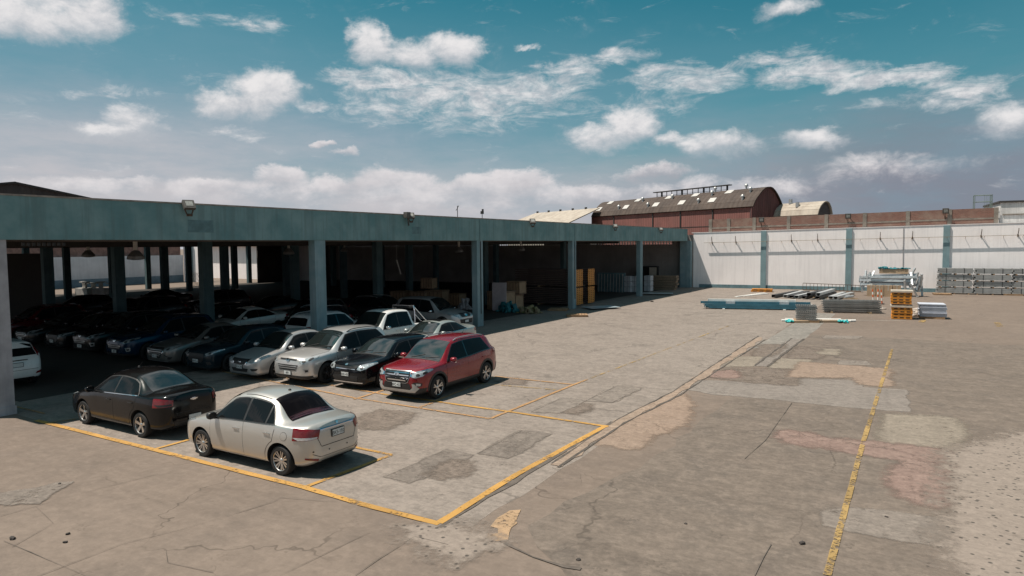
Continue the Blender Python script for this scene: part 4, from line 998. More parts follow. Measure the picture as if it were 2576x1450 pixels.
sg = MB(); sg.mm((.0301, 5.25, 5.0), (.034, 6.2, 5.42)); sg.build('painted_panel', mat('faded_teal_panel', (.12, .215, .23), .8, var=.35, vs=3), shed)
sg = MB(); sg.mm((.0301, 16.75, 5.05), (.034, 17.45, 5.40)); sg.build('painted_panel', mat('faded_teal_panel', (.12, .215, .23), .8, var=.35, vs=3), shed)
cr = MB()
for j in range(9): cr.box((-.36, .55+.13*j, 4.62), (.05, .07, .09))
for o in [cr.build('cable_clips', PLAST, shed)]: pass
def shw(x, y, z=0): return SH0 + Matrix.Rotation(SHR, 3, 'Z') @ Vector((x, y, z))

# ------------------------------------------------------------------ boundary wall on the right
WO = Vector((-20.0, 69.25, 0)); WA = math.atan(.07); WD = Vector((cos(WA), sin(WA), 0)); WN = Vector((sin(WA), -cos(WA), 0))
def wl(u, v, off=0.):                                                  # photo measurement on the wall face -> (distance along, height)
    p = onp(u, v, WO+WN*off, WN); return (p-WO).dot(WD), p.z
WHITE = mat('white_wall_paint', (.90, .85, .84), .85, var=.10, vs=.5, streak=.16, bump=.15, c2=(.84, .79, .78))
TEALP = mat('teal_pilaster_paint', (.20, .30, .325), .8, var=.2, vs=1.2, streak=.3, bump=.2)
TEALD = mat('teal_dado_paint', (.15, .25, .28), .8, var=.35, vs=1.5, bump=.2)
wall = empty('boundary_wall', WO, WA); tag(wall, 'long white painted wall with teal pilasters and skirting closing the yard', 'wall')
zl = wl(1740, 587)[1]; s2, zr_ = wl(2560, 561.5); zw = lambda s: zl+(zr_-zl)*s/s2
m = MB(); m.prism([(.0, 0, 0), (46, 0, 0), (46, 0, zw(46)), (0, 0, zw(0))], (0, .28, 0)); m.build('wall_face', WHITE, wall)
m = MB(); m.prism([(-.2, -.04, zw(0)+.002), (46, -.04, zw(46)+.002), (46, -.04, zw(46)+.05), (-.2, -.04, zw(0)+.05)], (0, .36, 0)); m.build('coping', WHITE, wall)
m = MB(); m.mm((-51, 0, 0), (-.003, .28, 4.42)); m.build('wall_face', mat('shaded_white_wall_paint', (.30, .275, .255), .85, var=.2, vs=.5, streak=.2, c2=(.22, .2, .19)), wall)  # white wall continued indoors, greyed so the colour carries its shade
PS = [wl(1913, 700)[0], wl(2126, 700)[0], wl(2371, 650)[0]]; PS.append(PS[2]*2-PS[1]+.6)
cut = [0.6]
for s_ in PS:
    m = MB(); m.mm((s_, -.12, 0), (s_+.5, -.002, zw(s_)-.0)); m.build('pilaster', TEALP, wall); cut += [s_-.002, s_+.502]
cut.append(46)
for a, b in zip(cut[::2], cut[1::2]):
    m = MB(); m.mm((a, -.02, 0), (b, -.002, .34)); m.build('skirting', TEALD, wall)
m = MB(); m.mm((-1.2, -.75, 0), (-.12, -.004, 4.74)); m.build('end_pilaster', TEALC, wall)
m = MB(); m.mm((-10, -.02, 0), (-1.25, -.004, .5)); m.build('skirting', TEALD, wall)
RUST = mat('rusty_steel', (.15, .095, .065), .7, metal=.4, var=.5, vs=6)
OLDW = mat('old_timber', (.36, .26, .15), .8, var=.45, vs=5)
br = []
bus = [1791.6, 1851.4, 1991, 2057, 2214, 2295, 2467.5, 2560]
for u in bus:
    s_, _ = wl(u, 605); zt = zw(s_)-.62
    m = MB(); m.bar((s_, -.003, zt-.42), (s_, -.36, zt+.06), .05, .05); m.box((s_, -.02, zt-.42), (.09, .035, .2)); m.bar((s_, -.35, zt-.02), (s_, -.35, zt+.2), .05, .045)
    o = m.build('wire_bracket', RUST, None, loc=WO, rz=WA); tag(o, 'small rusty bracket arm sticking out high on the white wall', 'bracket', 'brackets along the white wall'); br.append(o)
sA = wl(1772, 610)[0]; zrail = [zw(s_)-1.02 for s_ in (sA, 46)]
m = MB(); m.bar((sA, -.27, zrail[0]), (46, -.27, zrail[1]), .07, .03)
for i in range(30):
    s_ = sA+.6+i*1.35; z_ = zrail[0]+(zrail[1]-zrail[0])*(s_-sA)/(46-sA)
    m.bar((s_, -.003, z_-.16), (s_, -.28, z_-.03), .025, .025)
tag(m.build('wall_rail', OLDW, None, loc=WO, rz=WA), 'thin horizontal timber rail running along the upper white wall', 'rail')
m = MB(); s_ = wl(2272, 650)[0]; m.tube((s_, -.04, .5), (s_-.05, -.04, zw(s_)), .025, 6)
tag(m.build('wall_pipe', mat('grey_pipe', (.45, .43, .43), .6, var=.2), None, loc=WO, rz=WA), 'thin grey pipe running down the white wall behind the steel beams', 'pipe')
# lattice vent above the inner end wall
lat = empty('lattice_vent', WO, WA); tag(lat, 'white lattice block vent along the top of the shed end wall', 'vent')
LATM = mat('lattice_white', (.72, .70, .66), .8, var=.15, vs=3)
for a, b in ((-22.6, -16.8), (-11.2, -2.2)):
    m = MB(); k = int((b-a)/.30)
    for i in range(k+1): m.box((a+(b-a)*i/k, .14, 4.62), (.07, .2, .396))
    for z in (4.60,): m.box(((a+b)/2, .14, z), (b-a, .16, .05))
    m.build('lattice_panel', LATM, lat)
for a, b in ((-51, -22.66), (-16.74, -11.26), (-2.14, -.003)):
    m = MB(); m.mm((a, .0, 4.422), (b, .28, 4.82)); m.build('wall_infill', MATS['shaded_white_wall_paint'], lat)
m = MB(); m.mm((-51, .0, 4.823), (-.003, .28, 5.37)); m.build('wall_head', MATS['shaded_white_wall_paint'], lat)
# brick wall on top and behind
def brick_mat():
    m, n, p = new_mat('rough_brick'); b = n.node('ShaderNodeTexBrick'); P = n.obj()
    sx = n.node('ShaderNodeSeparateXYZ'); n.l.new(P, sx.inputs[0]); cx = n.node('ShaderNodeCombineXYZ'); n.l.new(sx.outputs[0], cx.inputs[0]); n.l.new(sx.outputs[2], cx.inputs[1])
    n.l.new(cx.outputs[0], b.inputs['Vector']); b.inputs['Scale'].default_value = 1; b.inputs['Brick Width'].default_value = .26; b.inputs['Row Height'].default_value = .10; b.inputs['Mortar Size'].default_value = .012
    b.inputs['Color1'].default_value = (.25, .115, .085, 1); b.inputs['Color2'].default_value = (.185, .085, .066, 1); b.inputs['Mortar'].default_value = (.2, .145, .12, 1)
    n.put(p.inputs['Base Color'], n.mix(n.ramp(n.noise(P, .8, 5, .65), .42, .75), b.outputs[0], (.27, .19, .15))); p.inputs['Roughness'].default_value = .9
    n.l.new(n.bump(b.outputs['Fac'], -.3, .02), p.inputs['Normal']); return m
BRICK = brick_mat(); CONC = mat('rough_concrete', (.27, .235, .20), .9, var=.35, vs=2, bump=.3)
bw = empty('brick_wall', WO, WA); tag(bw, 'raw red brick wall with concrete posts rising behind the white wall', 'wall')
b0, zb0 = wl(1785, 553, -.45); b1, zb1 = wl(2505, 523, -.45); zbt = lambda s: zb0+(zb1-zb0)*(s-b0)/(b1-b0)
m = MB(); m.prism([(b0, .45, 0), (b1, .45, 0), (b1, .45, zbt(b1)), (b0, .45, zbt(b0))], (0, .2, 0)); m.build('brick_panel', BRICK, bw)
for x in (230, 365, 555, 810, 1090, 1375, 1695, 2005, 2350):
    s_ = wl(.8527*(2000+.39635*x), 560, -.45)[0]; m = MB(); m.mm((s_-.0, .41, 0), (s_+.32, .448, zbt(s_)+.03)); m.build('concrete_post', CONC, bw)
m = MB(); dz = .95; m.prism([(b0, .425, zbt(b0)-dz), (b1, .425, zbt(b1)-dz), (b1, .425, zbt(b1)-dz+.14), (b0, .425, zbt(b0)-dz+.14)], (0, .024, 0)); m.build('concrete_band', CONC, bw)
# white building past the brick wall
wb_ = empty('white_building', WO, WA); tag(wb_, 'plain white rendered building with a dark flat roof edge past the brick wall', 'building')
zz = wl(2540, 507, -.6)[1]; m = MB(); m.mm((b1+.35, .6, 0), (b1+26, 9, zz-.1)); m.build('wall', mat('grimy_white_render', (.76, .74, .72), .85, var=.3, vs=.8, streak=.5, c2=(.56, .55, .54)), wb_)
m = MB(); m.mm((b1+.25, .5, zz-.098), (b1+27, 9.3, zz+.06)); m.build('roof', mat('dark_roof_edge', (.05, .045, .042), .8, var=.3), wb_)
m = MB(); m.mm((b1+.5, .52, zz-1.15), (b1+26, .597, zz-1.05)); m.build('band', CONC, wb_)
cg = MB(); cs, cz = b1-1.5, zbt(b1)
for i in range(2):
    for j in range(2): cg.tube((cs+i*1.25, .6+j*.8, cz-.2), (cs+i*1.25, .6+j*.8, cz+1.15), .03, 6)
for z in (.55, 1.12):
    cg.path([(cs, .6, cz+z), (cs+1.25, .6, cz+z), (cs+1.25, 1.4, cz+z), (cs, 1.4, cz+z), (cs, .6, cz+z)], .025, 6)
for i in range(5): cg.tube((cs+.7+i*.12, .6, cz), (cs+.7+i*.12, .6, cz+1.12), .012, 5)
tag(cg.build('roof_cage', mat('green_grey_steel', (.16, .21, .19), .6, var=.2), None, loc=WO, rz=WA), 'grey green steel cage frame on top of the brick wall', 'cage')

# ------------------------------------------------------------------ halls behind
RED = None
def corrugated(name, c, pitch=.30, c2=None, axis='X', var=.4):
    m, n, p = new_mat(name); P = n.obj(); sp = n.node('ShaderNodeSeparateXYZ'); n.l.new(P, sp.inputs[0]); x = sp.outputs['XYZ'.index(axis)]
    w = n.math('SINE', n.math('MULTIPLY', x, 2*pi/pitch))
    a = n.noise(n.scaled(P, (1, 1, .15)), .8, 5, .65); b = n.noise(P, .25, 4, .6)
    col = n.mix(n.ramp(a, .35, .7), c, c2 or tuple(v*(1-var) for v in c)); col = n.mix(n.math('MULTIPLY', n.ramp(b, .5, .7), .5), col, tuple(v*.6 for v in c))
    n.put(p.inputs['Base Color'], n.mix(n.math('MULTIPLY', n.ramp(w, -1, 0.2), .12), tuple(v*.6 for v in c), col) if False else col)
    p.inputs['Roughness'].default_value = .75; n.l.new(n.bump(w, .6, .05), p.inputs['Normal']); MATS[name] = m; return m
REDS = corrugated('red_corrugated', (.20, .078, .066), .5, (.155, .066, .056)); REDG = corrugated('dark_red_corrugated', (.13, .05, .048), .5, None, 'Y')  # gable red is darker than the side wall, standing in for shade
ROOFD = corrugated('weathered_asbestos', (.040, .025, .018), 1.0, (.070, .048, .036)); ROOFC = corrugated('cream_corrugated', (.40, .35, .29), 1.0, (.29, .245, .20))
def vault(name, P0, ang, Lh, gpx, offpx=None):
    """hall with gable outline measured from the photo; local x runs along the hall to the left, local y across the gable"""
    pass
def hall(name, label, P0, ax, gpts, Lh, wallm, roofm, gablem, nwall=None, cat='hall'):
    ax = Vector(ax).normalized(); gd = Vector((-ax.y, ax.x, 0)); gd = gd if gd.y > 0 else -gd
    pts = []
    for u, v in gpts:
        p = onp(u, v, P0, ax); pts.append(((p-P0).dot(gd), p.z))
    ang = atan2(ax.y, ax.x); root = empty(name, P0, ang); tag(root, label, cat)
    sgn = 1 if (Matrix.Rotation(ang, 3, 'Z') @ Vector((0, 1, 0))).dot(gd) > 0 else -1
    pts = [(y*sgn, z) for y, z in pts]
    n = len(pts); m = MB()
    for (ya, za), (yb, zb) in zip(pts, pts[1:]):
        dn = Vector((0, yb-ya, zb-za)).normalized(); nn = Vector((0, -dn.z, dn.y)); nn = nn if nn.z > 0 else -nn
        A = [Vector((.35, ya, za)), Vector((.35, yb, zb)), Vector((-Lh, yb, zb)), Vector((-Lh, ya, za))]
        m.add(A+[p+nn*.16 for p in A], [(0, 1, 2, 3), (4, 7, 6, 5), (0, 4, 5, 1), (1, 5, 6, 2), (2, 6, 7, 3), (3, 7, 4, 0)])
    rf = m.build('roof', roofm, root)
    m = MB(); poly = [(0, pts[0][0], 0)] + [(0, y, z-.02) for y, z in pts] + [(0, pts[-1][0], 0)]
    m.prism(poly, (-.2, 0, 0)); m.build('gable_wall', gablem, root)
    m = MB(); poly = [(-Lh, p[1], p[2]) for p in poly]; m.prism(poly, (.2, 0, 0)); m.build('gable_wall', gablem, root)
    y0, z0 = pts[0]; m = MB(); m.mm((-Lh+.2, y0+.25*sgn, 0), (-.2, y0+.45*sgn, z0-.05)); sw = m.build('side_wall', wallm, root)
    return root, pts, rf, sw, sgn
P1 = Vector((-24.2, 116.2, 0)); AX = Vector((36.6, -20, 0)).normalized()
rg = [(1891, 520.7), (1896.6, 507), (1902, 498), (1909.3, 488), (1915, 481), (1922, 475), (1928, 473), (1934.7, 472.6), (1940, 475), (1945.3, 480.5), (1951, 489), (1955.9, 498.5), (1960, 508), (1964.4, 519.7), (1967, 530), (1967.5, 540)]
rh, rp, rroof, rside, sg_ = hall('red_warehouse', 'long red corrugated warehouse with a dark barrel vaulted roof and roof lights', P1, AX, rg, 43.5, REDS, ROOFD, REDG, cat='warehouse')
SKYL = mat('roof_light_panel', (.50, .48, .45), .5, var=.15, vs=3); VENT = mat('galvanised', (.55, .55, .54), .4, metal=.6, var=.3, vs=4)
def arc_at(t):                                                        # point on the gable outline, t along its length
    k = t*(len(rp)-1); i = min(int(k), len(rp)-2); f = k-i; a, b = rp[i], rp[i+1]
    dn = Vector((0, b[0]-a[0], b[1]-a[1])).normalized(); nn = Vector((0, -dn.z, dn.y)); nn = nn if nn.z > 0 else -nn
    return Vector((0, a[0]+(b[0]-a[0])*f, a[1]+(b[1]-a[1])*f)), dn, nn
for t, xs in ((.14, (-9.5, -17, -24, -33, -42)), (.30, (-7, -15, -22, -31, -40))):
    p, dn, nn = arc_at(t)
    for x in xs:
        c = p+nn*.18+Vector((x, 0, 0)); m = MB(); A = [c+Vector((sx*.75, 0, 0))+dn*(sy*.55) for sx, sy in ((-1, -1), (1, -1), (1, 1), (-1, 1))]
        m.add(A+[q+nn*.04 for q in A], [(3, 2, 1, 0), (4, 5, 6, 7), (0, 1, 5, 4), (1, 2, 6, 5), (2, 3, 7, 6), (3, 0, 4, 7)]); m.build('roof_light', SKYL, rroof)
for t, xs in ((.10, (-2.5, -12.5, -26, -35)), (.24, (-2.0, -10.5, -20.5, -29)), (.38, (-4, -11))):
    p, dn, nn = arc_at(t)
    for x in xs:
        c = p+nn*.1+Vector((x, 0, 0)); m = MB(); m.tube(c, c+Vector((0, 0, .55)), .16, 8); m.tube(c+Vector((0, 0, .5)), c+Vector((0, 0, .75)), .32, 8); m.tube(c+Vector((0, 0, .75)), c+Vector((0, 0, .95)), .32, 8, .1); m.build('roof_vent', VENT, rroof)
pk = max(rp, key=lambda q: q[1]); m = MB()                              # ridge monitor frame
DK = mat('dark_steel', (.03, .028, .027), .7, var=.3)
for i in range(14):
    x = -9-i*1.4; m.bar((x, pk[0], pk[1]), (x, pk[0], pk[1]+1.05), .10 if i % 4 else .4, .10)
m.box((-9-6.5*1.4, pk[0], pk[1]+1.12), (19.6, .9, .16)); m.box((-9-6.5*1.4, pk[0], pk[1]+.35), (18.2, .06, .06)); m.build('ridge_monitor', DK, rh)
y0, z0 = rp[0]
for x in (-.3, -8.6, -16.5, -24, -36):
    m = MB(); m.mm((x-.12, y0+.10*sg_, 0), (x+.12, y0+.245*sg_, z0-.1)); m.build('wall_post', DK, rside)
m = MB(); m.mm((-46, y0+.2*sg_, z0-3.0), (-.4, y0+.248*sg_, z0-2.9)); m.build('sheet_joint', DK, rside)
cg_ = [(2053.5, 541), (2057, 528), (2061, 520), (2065.4, 514.5), (2070, 510.5), (2074, 508.5), (2080.6, 511), (2085.7, 523), (2089, 540)]
P2_ = P1+AX*9+Vector((12, 24, 0))
ch_, cp_, cr_, _, _ = hall('cream_hall', 'cream vaulted hall roof showing behind the red warehouse', P2_, AX, cg_, 50, mat('cream_wall', (.36, .33, .28), .85, var=.2), ROOFC, mat('dark_gable', (.09, .08, .08), .85, var=.3))
for x, t in ((-6, 4), (-9, 3), (-12, 4), (-4, 2)):
    m = MB(); c = Vector((x, cp_[t][0], cp_[t][1]+.1)); m.tube(c, c+Vector((0, 0, .8)), .3, 8); m.build('roof_vent', VENT, cr_)
# low cream roof left of the warehouse
P3_ = P1-AX*50+Vector((-3, 2, 0)); g3 = [(1505, 566), (1500, 531), (1560, 545)]
pa = [onp(u, v, P3_, AX) for u, v in g3]
h3 = empty('low_cream_hall', P3_, atan2(AX.y, AX.x)); tag(h3, 'low pale corrugated roof left of the red warehouse', 'hall')
zt3 = onp(1498, 532, P3_, AX).z; m = MB()
m.add([(13, -9, zt3-3.6), (13, 0, zt3), (-13, 0, zt3), (-16, -9, zt3-3.6), (13, -9, zt3-3.8), (13, 0, zt3-.2), (-13, 0, zt3-.2), (-16, -9, zt3-3.8)], [(0, 1, 2, 3), (4, 7, 6, 5), (0, 4, 5, 1), (1, 5, 6, 2), (2, 6, 7, 3), (3, 7, 4, 0)]); r3 = m.build('roof', ROOFC, h3)
m = MB(); m.mm((-13, -8, 0), (12.5, -.5, zt3-3.85)); m.build('wall', MATS['cream_wall'], h3)
for x in (8, 3, -2, -7, -12):
    m = MB(); m.box((x, 0, zt3+.12), (.4, .4, .5)); m.build('roof_vent', DK, r3)
# dark gabled hall on the far left
Pg = Vector((-100, 46, 0)); ng = (Vector((0, 0, 0))-Pg).normalized(); gl = empty('dark_hall', Pg, 0); tag(gl, 'dark gabled hall roof rising behind the left end of the shed', 'hall')
go = [(-260, 494), (-150, 478), (38, 462.5), (225, 502), (300, 518)]
P5 = [onp(u, v, Pg, ng)-Pg for u, v in go]
m = MB(); m.prism([(P5[0].x, P5[0].y, 0)]+[tuple(p) for p in P5]+[(P5[-1].x, P5[-1].y, 0)], -ng*20); m.build('gable_wall', corrugated('dark_corrugated', (.035, .03, .029), .6, (.05, .042, .04), 'Y'), gl)
m = MB()
for a, b in zip(P5, P5[1:]):
    A = [a+ng*.4, b+ng*.4, b-ng*20, a-ng*20]; m.add(A+[p+Vector((0, 0, .25)) for p in A], [(0, 1, 2, 3), (4, 7, 6, 5), (0, 4, 5, 1), (1, 5, 6, 2), (2, 6, 7, 3), (3, 7, 4, 0)])
m.build('roof', DK, gl)
pz = empty('dark_partition', (-47.2, 20.3, 0), .45); tag(pz, 'dark board partition standing under the far left of the shed', 'partition')
m = MB(); m.mm((-1.5, -.05, 0), (1.5, .05, 4.2)); m.build('panel', mat('dark_board', (.03, .027, .025), .9, var=.3), pz)
m = MB(); m.mm((-1.6, -.1, 0), (-1.5, .1, 4.3)); m.build('post', DK, pz); m = MB(); m.mm((1.5, -.1, 0), (1.6, .1, 4.3)); m.build('post', DK, pz)
# courtyard behind the shed
cy = empty('courtyard_wall', (-83, 0, 0)); tag(cy, 'grey white courtyard wall with a blue dado seen through the shed', 'wall')
GW = mat('courtyard_white', (.80, .79, .82), .85, var=.15, vs=.7, streak=.15)
m = MB(); m.mm((-.3, 5, 0), (0, 54.1, 3.5)); m.build('wall_face', GW, cy)
m = MB(); m.mm((.002, 5, 0), (.02, 54.1, .9)); m.build('dado', mat('courtyard_blue', (.22, .30, .36), .85, var=.3, vs=1), cy)
b2 = empty('courtyard_brick_wall', (-83.4, 0, 0)); tag(b2, 'dark brick upper wall behind the grey white courtyard wall', 'wall')
m = MB(); m.mm((-.3, 5, 3.5), (.05, 54, 6.5)); m.build('brick_panel', mat('dim_brick', (.34, .20, .165), .9, var=.4, vs=2), b2)
c2 = empty('courtyard_end_wall', (-83, 54.2, 0)); tag(c2, 'short sunlit white wall with a teal pilaster closing the courtyard', 'wall')
m = MB(); m.mm((0, 0, 0), (3.6, .3, 5.2)); m.build('wall_face', WHITE, c2)
m = MB(); m.mm((1.5, -.3, 0), (2.0, -.002, 5.2)); m.build('pilaster', TEALP, c2)
c3 = empty('back_yard_wall', (-92, 62.5, 0)); tag(c3, 'white wall half in shade under an eave seen through the middle of the shed', 'wall')
m = MB(); m.mm((0, 0, 0), (24, .3, 5.6)); m.build('wall_face', WHITE, c3)
m = MB(); m.mm((0, -.62, 4.6), (24, -.002, 4.8)); m.build('eave', CAPC, c3)

# ------------------------------------------------------------------ floodlights, lamps, aerials
FLB = mat('floodlight_body', (.11, .10, .09), .6, var=.4, vs=8); FLG = mat('floodlight_glass', (.42, .42, .39), .25, var=.4, vs=9)
def floodlight(size=.6):
    r = empty('floodlight'); m = MB(); m.box((0, 0, 0), (size, size*.32, size*.95)); h = m.build('housing', FLB, r)
    m = MB(); m.box((0, -size*.17, .02), (size*.62, .02, size*.55)); m.build('glass', FLG, r)
    m = MB(); m.bar((-size*.45, .1, -.1), (-size*.2, .3, -size*.75), .06, .05); m.bar((size*.45, .1, -.1), (size*.2, .3, -size*.75), .06, .05); m.box((0, .3, -size*.78), (size*.5, .12, .1)); m.build('bracket', RUST, r)
    return r
fl0 = floodlight(); fpos = [((475, 516), 'big weathered floodlight on the fascia nearest the camera', 1.15, -.25), ((1034, 543), 'tilted floodlight with a box beside it on the middle of the fascia', 1.0, -.7), ((1340, 557), 'weathered floodlight on the fascia under the pale low roof', 1.1, -.8), ((1548, 569), 'small floodlight on the fascia under the red warehouse', 1.1, -.8), ((1663, 577), 'small floodlight at the far end of the fascia', 1.1, -.8)]
FN = Matrix.Rotation(SHR, 3, 'Z') @ Vector((1, 0, 0))
for i, ((u, v), lb, sc, yw) in enumerate(fpos):
    p = onp(u, v, SH0+FN*.25, FN); o = fl0 if i == 0 else copy_tree(fl0)
    o.location = p; o.rotation_euler = (radians(-38), 0, pi/2+yw); o.scale = (sc*.52,)*3; tag(o, lb, 'floodlight', 'floodlights along the shed fascia')
for i, (u, v) in enumerate(((1915.5, 553.5), (2133.5, 544), (2379, 531))):
    p = onp(u, v, WO-WN*.25, WN)
    o = copy_tree(fl0); o.location = p; o.rotation_euler = (radians(12), 0, WA); o.scale = (.8,)*3
    tag(o, ['floodlight on the brick wall below the vaulted roofs', 'floodlight in the middle of the brick wall', 'floodlight on the brick wall near the white building'][i], 'floodlight', 'floodlights along the brick wall')
    m = MB(); q = p-WO; m.tube((0, 0, 0), (0, .1, -1.4), .03, 6); mk = m.build('mast', RUST, o); mk.matrix_parent_inverse = Matrix.Identity(4)
LAMPM = mat('pendant_metal', (.30, .29, .27), .35, metal=.6, var=.3)
def pendant():
    r = empty('pendant_lamp'); m = MB(); m.lathe([(0, .10), (.03, .30), (.14, .28), (.34, .12), (.36, .02)], n=16, axis='Z'); m.build('lamp_shade', LAMPM, r)
    m = MB(); m.tube((0, 0, .36), (0, 0, .72), .075, 8); m.tube((0, 0, .72), (0, 0, 1.0), .012, 5); m.build('ballast', mat('ballast_grey', (.5, .47, .42), .6, var=.2), r); return r
pl0 = pendant(); k_ = 0
for (x, y), lb in (((-3.6, 5.5), 'pendant lamp hanging nearest the left end of the shed'), ((-4.0, 26.0), 'pendant lamp hanging over the pickup bay'), ((-14, 9), 'pendant lamp hanging beside the second row of columns'), ((-18, 30), 'small pendant lamp hanging deep behind the middle columns'), ((-3.8, 33.2), 'pendant lamp hanging beside the column at the orange stacks'), ((-9, 17), 'pendant lamp in the dark above the white sedan')):
    o = pl0 if k_ == 0 else copy_tree(pl0); k_ += 1; o.location = shw(x, y, 4.05); o.rotation_euler.z = k_; tag(o, lb, 'lamp', 'pendant lamps under the shed roof')
for (u, v, h), lb in (((1151, 545, .8), 'thin aerial mast standing on the shed roof'), ((1213, 547, .55), 'short aerial with a ball head on the shed roof')):
    p = onp(u, v, SH0-FN*6, FN); m = MB(); m.tube((0, 0, -1.2), (0, 0, h*.9), .025, 6); m.tube((-.12, 0, h*.5), (.12, 0, h*.9), .02, 5)
    if h < .7: m.box((0, 0, h*.6), (.18, .16, .2)); m.box((.05, 0, h*.9), (.1, .1, .16))
    tag(m.build('roof_aerial', DK, None, loc=p), lb, 'aerial')
ob = onp(1024, 541, SH0+FN*.2, FN); m = MB(); m.box((0, 0, 0), (.22, .26, .26)); m.bar((0, .05, -.1), (0, .12, -.5), .05, .05); tag(m.build('junction_box', FLB, None, loc=ob), 'small junction box beside the tilted middle floodlight', 'box')
# ------------------------------------------------------------------ goods in the yard
GALV = mat('galvanised_beam', (.36, .365, .36), .45, metal=.35, var=.25, vs=3); GALV2 = mat('galvanised_bright', (.55, .57, .58), .38, metal=.45, var=.25, vs=3)
STRAP = mat('black_strap', (.03, .03, .03), .6, var=.2); ORANGE = mat('orange_paint', (.58, .225, .02), .55, var=.25, vs=5, c2=(.45, .17, .02)); HOLE = mat('slot_dark', (.03, .018, .008), .8, var=.2)
CARD = mat('cardboard', (.40, .28, .18), .85, var=.2, vs=3); CARDL = mat('pale_board', (.47, .41, .34), .85, var=.15, vs=3); TIMB = mat('timber', (.32, .20, .11), .8, var=.4, vs=5)
TARP = mat('teal_tarpaulin', (.01, .17, .20), .55, var=.35, vs=3); BLUEB = mat('blue_beam_paint', (.04, .15, .205), .35, var=.25, vs=3); WPIPE = mat('white_plastic', (.72, .70, .66), .5, var=.12)
WRAP = mat('clear_wrap', (.42, .48, .52), .25, coat=.5, var=.4, vs=5); WHITEP = mat('white_panel_paint', (.58, .60, .66), .45, var=.15, vs=2, c2=(.46, .49, .56)); DKST = mat('dark_channel', (.075, .075, .08), .5, metal=.4, var=.4, vs=5); TQ = mat('turquoise_plastic', (.03, .42, .42), .5, var=.2)
WIREM = mat('wire_galvanised', (.24, .245, .24), .5, metal=.4, var=.3, vs=5)
# grey bundles against the wall
def bundle(Lb, wd, ht, jag_=0.):
    r = empty('steel_beam_bundle'); m = MB(); n = 3
    for i in range(n):
        for j in range(3):
            e = random.uniform(-.06, .06)
            m.box((e, -wd/2+wd*(j+.5)/3, ht*(i+.5)/n), (Lb, wd/3-.012, ht/n-.012))
    m.build('beams', GALV, r)
    for x in (-Lb*.27, Lb*.24):
        m = MB(); m.mm((x-.02, -wd/2-.012, -.004), (x+.02, wd/2+.012, ht+.006)); m.build('strap', STRAP, r)
    for x in (-Lb*.42, .0, Lb*.40):
        m = MB(); m.mm((x-.06, -wd/2, -.098), (x+.06, wd/2, -.003)); m.build('timber_bearer', TIMB, r)
    return r
bg = bundle(2.55, 1.0, .455)
names_r = ['bottom', 'second', 'third', 'top']; names_c = ['leftmost', 'second from the left', 'third from the left', 'rightmost']
WB = lambda s, d, z=0: WO + WD*s + WN*d + Vector((0, 0, z))
k_ = 0
sL = wl(2350, 700)[0]
for ci in range(4):
    for ri in range(4):
        o = bg if k_ == 0 else copy_tree(bg); k_ += 1
        o.location = WB(sL+1.35+2.62*ci+random.uniform(-.08, .08)+.03*ri, 1.55+random.uniform(-.06, .06), .1+.555*ri+.0); o.rotation_euler.z = WA+random.uniform(-.01, .01)
        o.scale.x = random.uniform(.97, 1.0)
        tag(o, 'grey beam bundle, %s in the %s stack by the wall' % (names_r[ri], names_c[ci]), 'beam bundle', 'grey beam bundles stacked against the white wall')
# tangled upright frames and beams
def rackbeam(Lb):
    r = empty('rack_beam'); m = MB(); m.box((0, 0, 0), (Lb, .09, .17)); m.box((0, .06, -.04), (Lb, .035, .06)); m.build('beam', GALV2, r)
    for sx in (-1, 1):
        m = MB(); m.box((sx*(Lb/2+.02), 0, -.02), (.035, .12, .34)); m.box((sx*(Lb/2-.03), .07, -.02), (.10, .03, .34)); m.build('end_bracket', GALV2, r)
    return r
rb0 = rackbeam(3.3); base = at(2250, 748); k_ = 0
LV = [(-.3+random.uniform(-.35, .55), .05+.13*(i % 8)+random.uniform(-.1, .1), .99+.145*(i//4)+random.uniform(-.03, .05), random.uniform(-.09, .09)) for i in range(22)]
for dx, dy, z, a in LV:
    o = rb0 if k_ == 0 else copy_tree(rb0); k_ += 1; o.location = (base.x-.35+dx, base.y+.6+dy, z); o.rotation_euler = (radians(random.uniform(-12, 12)), radians(random.uniform(-2.5, 2.5)), WA+a)
    tag(o, 'galvanised rack beam lying in the heap on the cartons', 'rack beam', 'rack beams heaped on the cartons')
def upright(h):
    r = empty('rack_upright'); m = MB(); m.box((0, 0, h/2), (.14, .11, h)); m.box((0, .07, h/2), (.07, .04, h)); m.build('post', GALV2, r)
    m = MB(); m.box((0, 0, .01), (.2, .16, .02)); m.build('foot_plate', GALV2, r); return r
up0 = upright(1.2); k_ = 0
for dx, dy, z, ry, rx in ((-1.95, .1, .50, .16, .02), (-1.75, .3, .82, .08, .2), (-2.05, .6, .30, -.1, 0), (-1.85, .8, .95, .35, -.2), (-1.6, .0, 1.05, .5, .3), (1.15, -.45, .25, -.26, .1), (1.45, .2, .62, -.14, -.18), (1.65, .5, .85, .12, .25), (1.85, .1, .55, .35, -.15), (1.4, .8, 1.05, -.26, .1), (2.0, .7, .40, .18, .12), (1.95, -.1, .05, -.45, .2), (1.6, -.2, .95, .5, -.2), (2.15, .4, .8, -.35, .3), (1.25, .5, 1.25, .3, .3), (2.3, .9, .05, .25, -.1)):
    o = up0 if k_ == 0 else copy_tree(up0); k_ += 1; o.location = (base.x-.35+dx, base.y+.7+dy, z); o.rotation_euler = (rx, ry, random.uniform(0, 1.5)); tag(o, 'short galvanised upright sticking out of the rack beam heap', 'rack upright', 'rack uprights in the beam heap')
cb = None
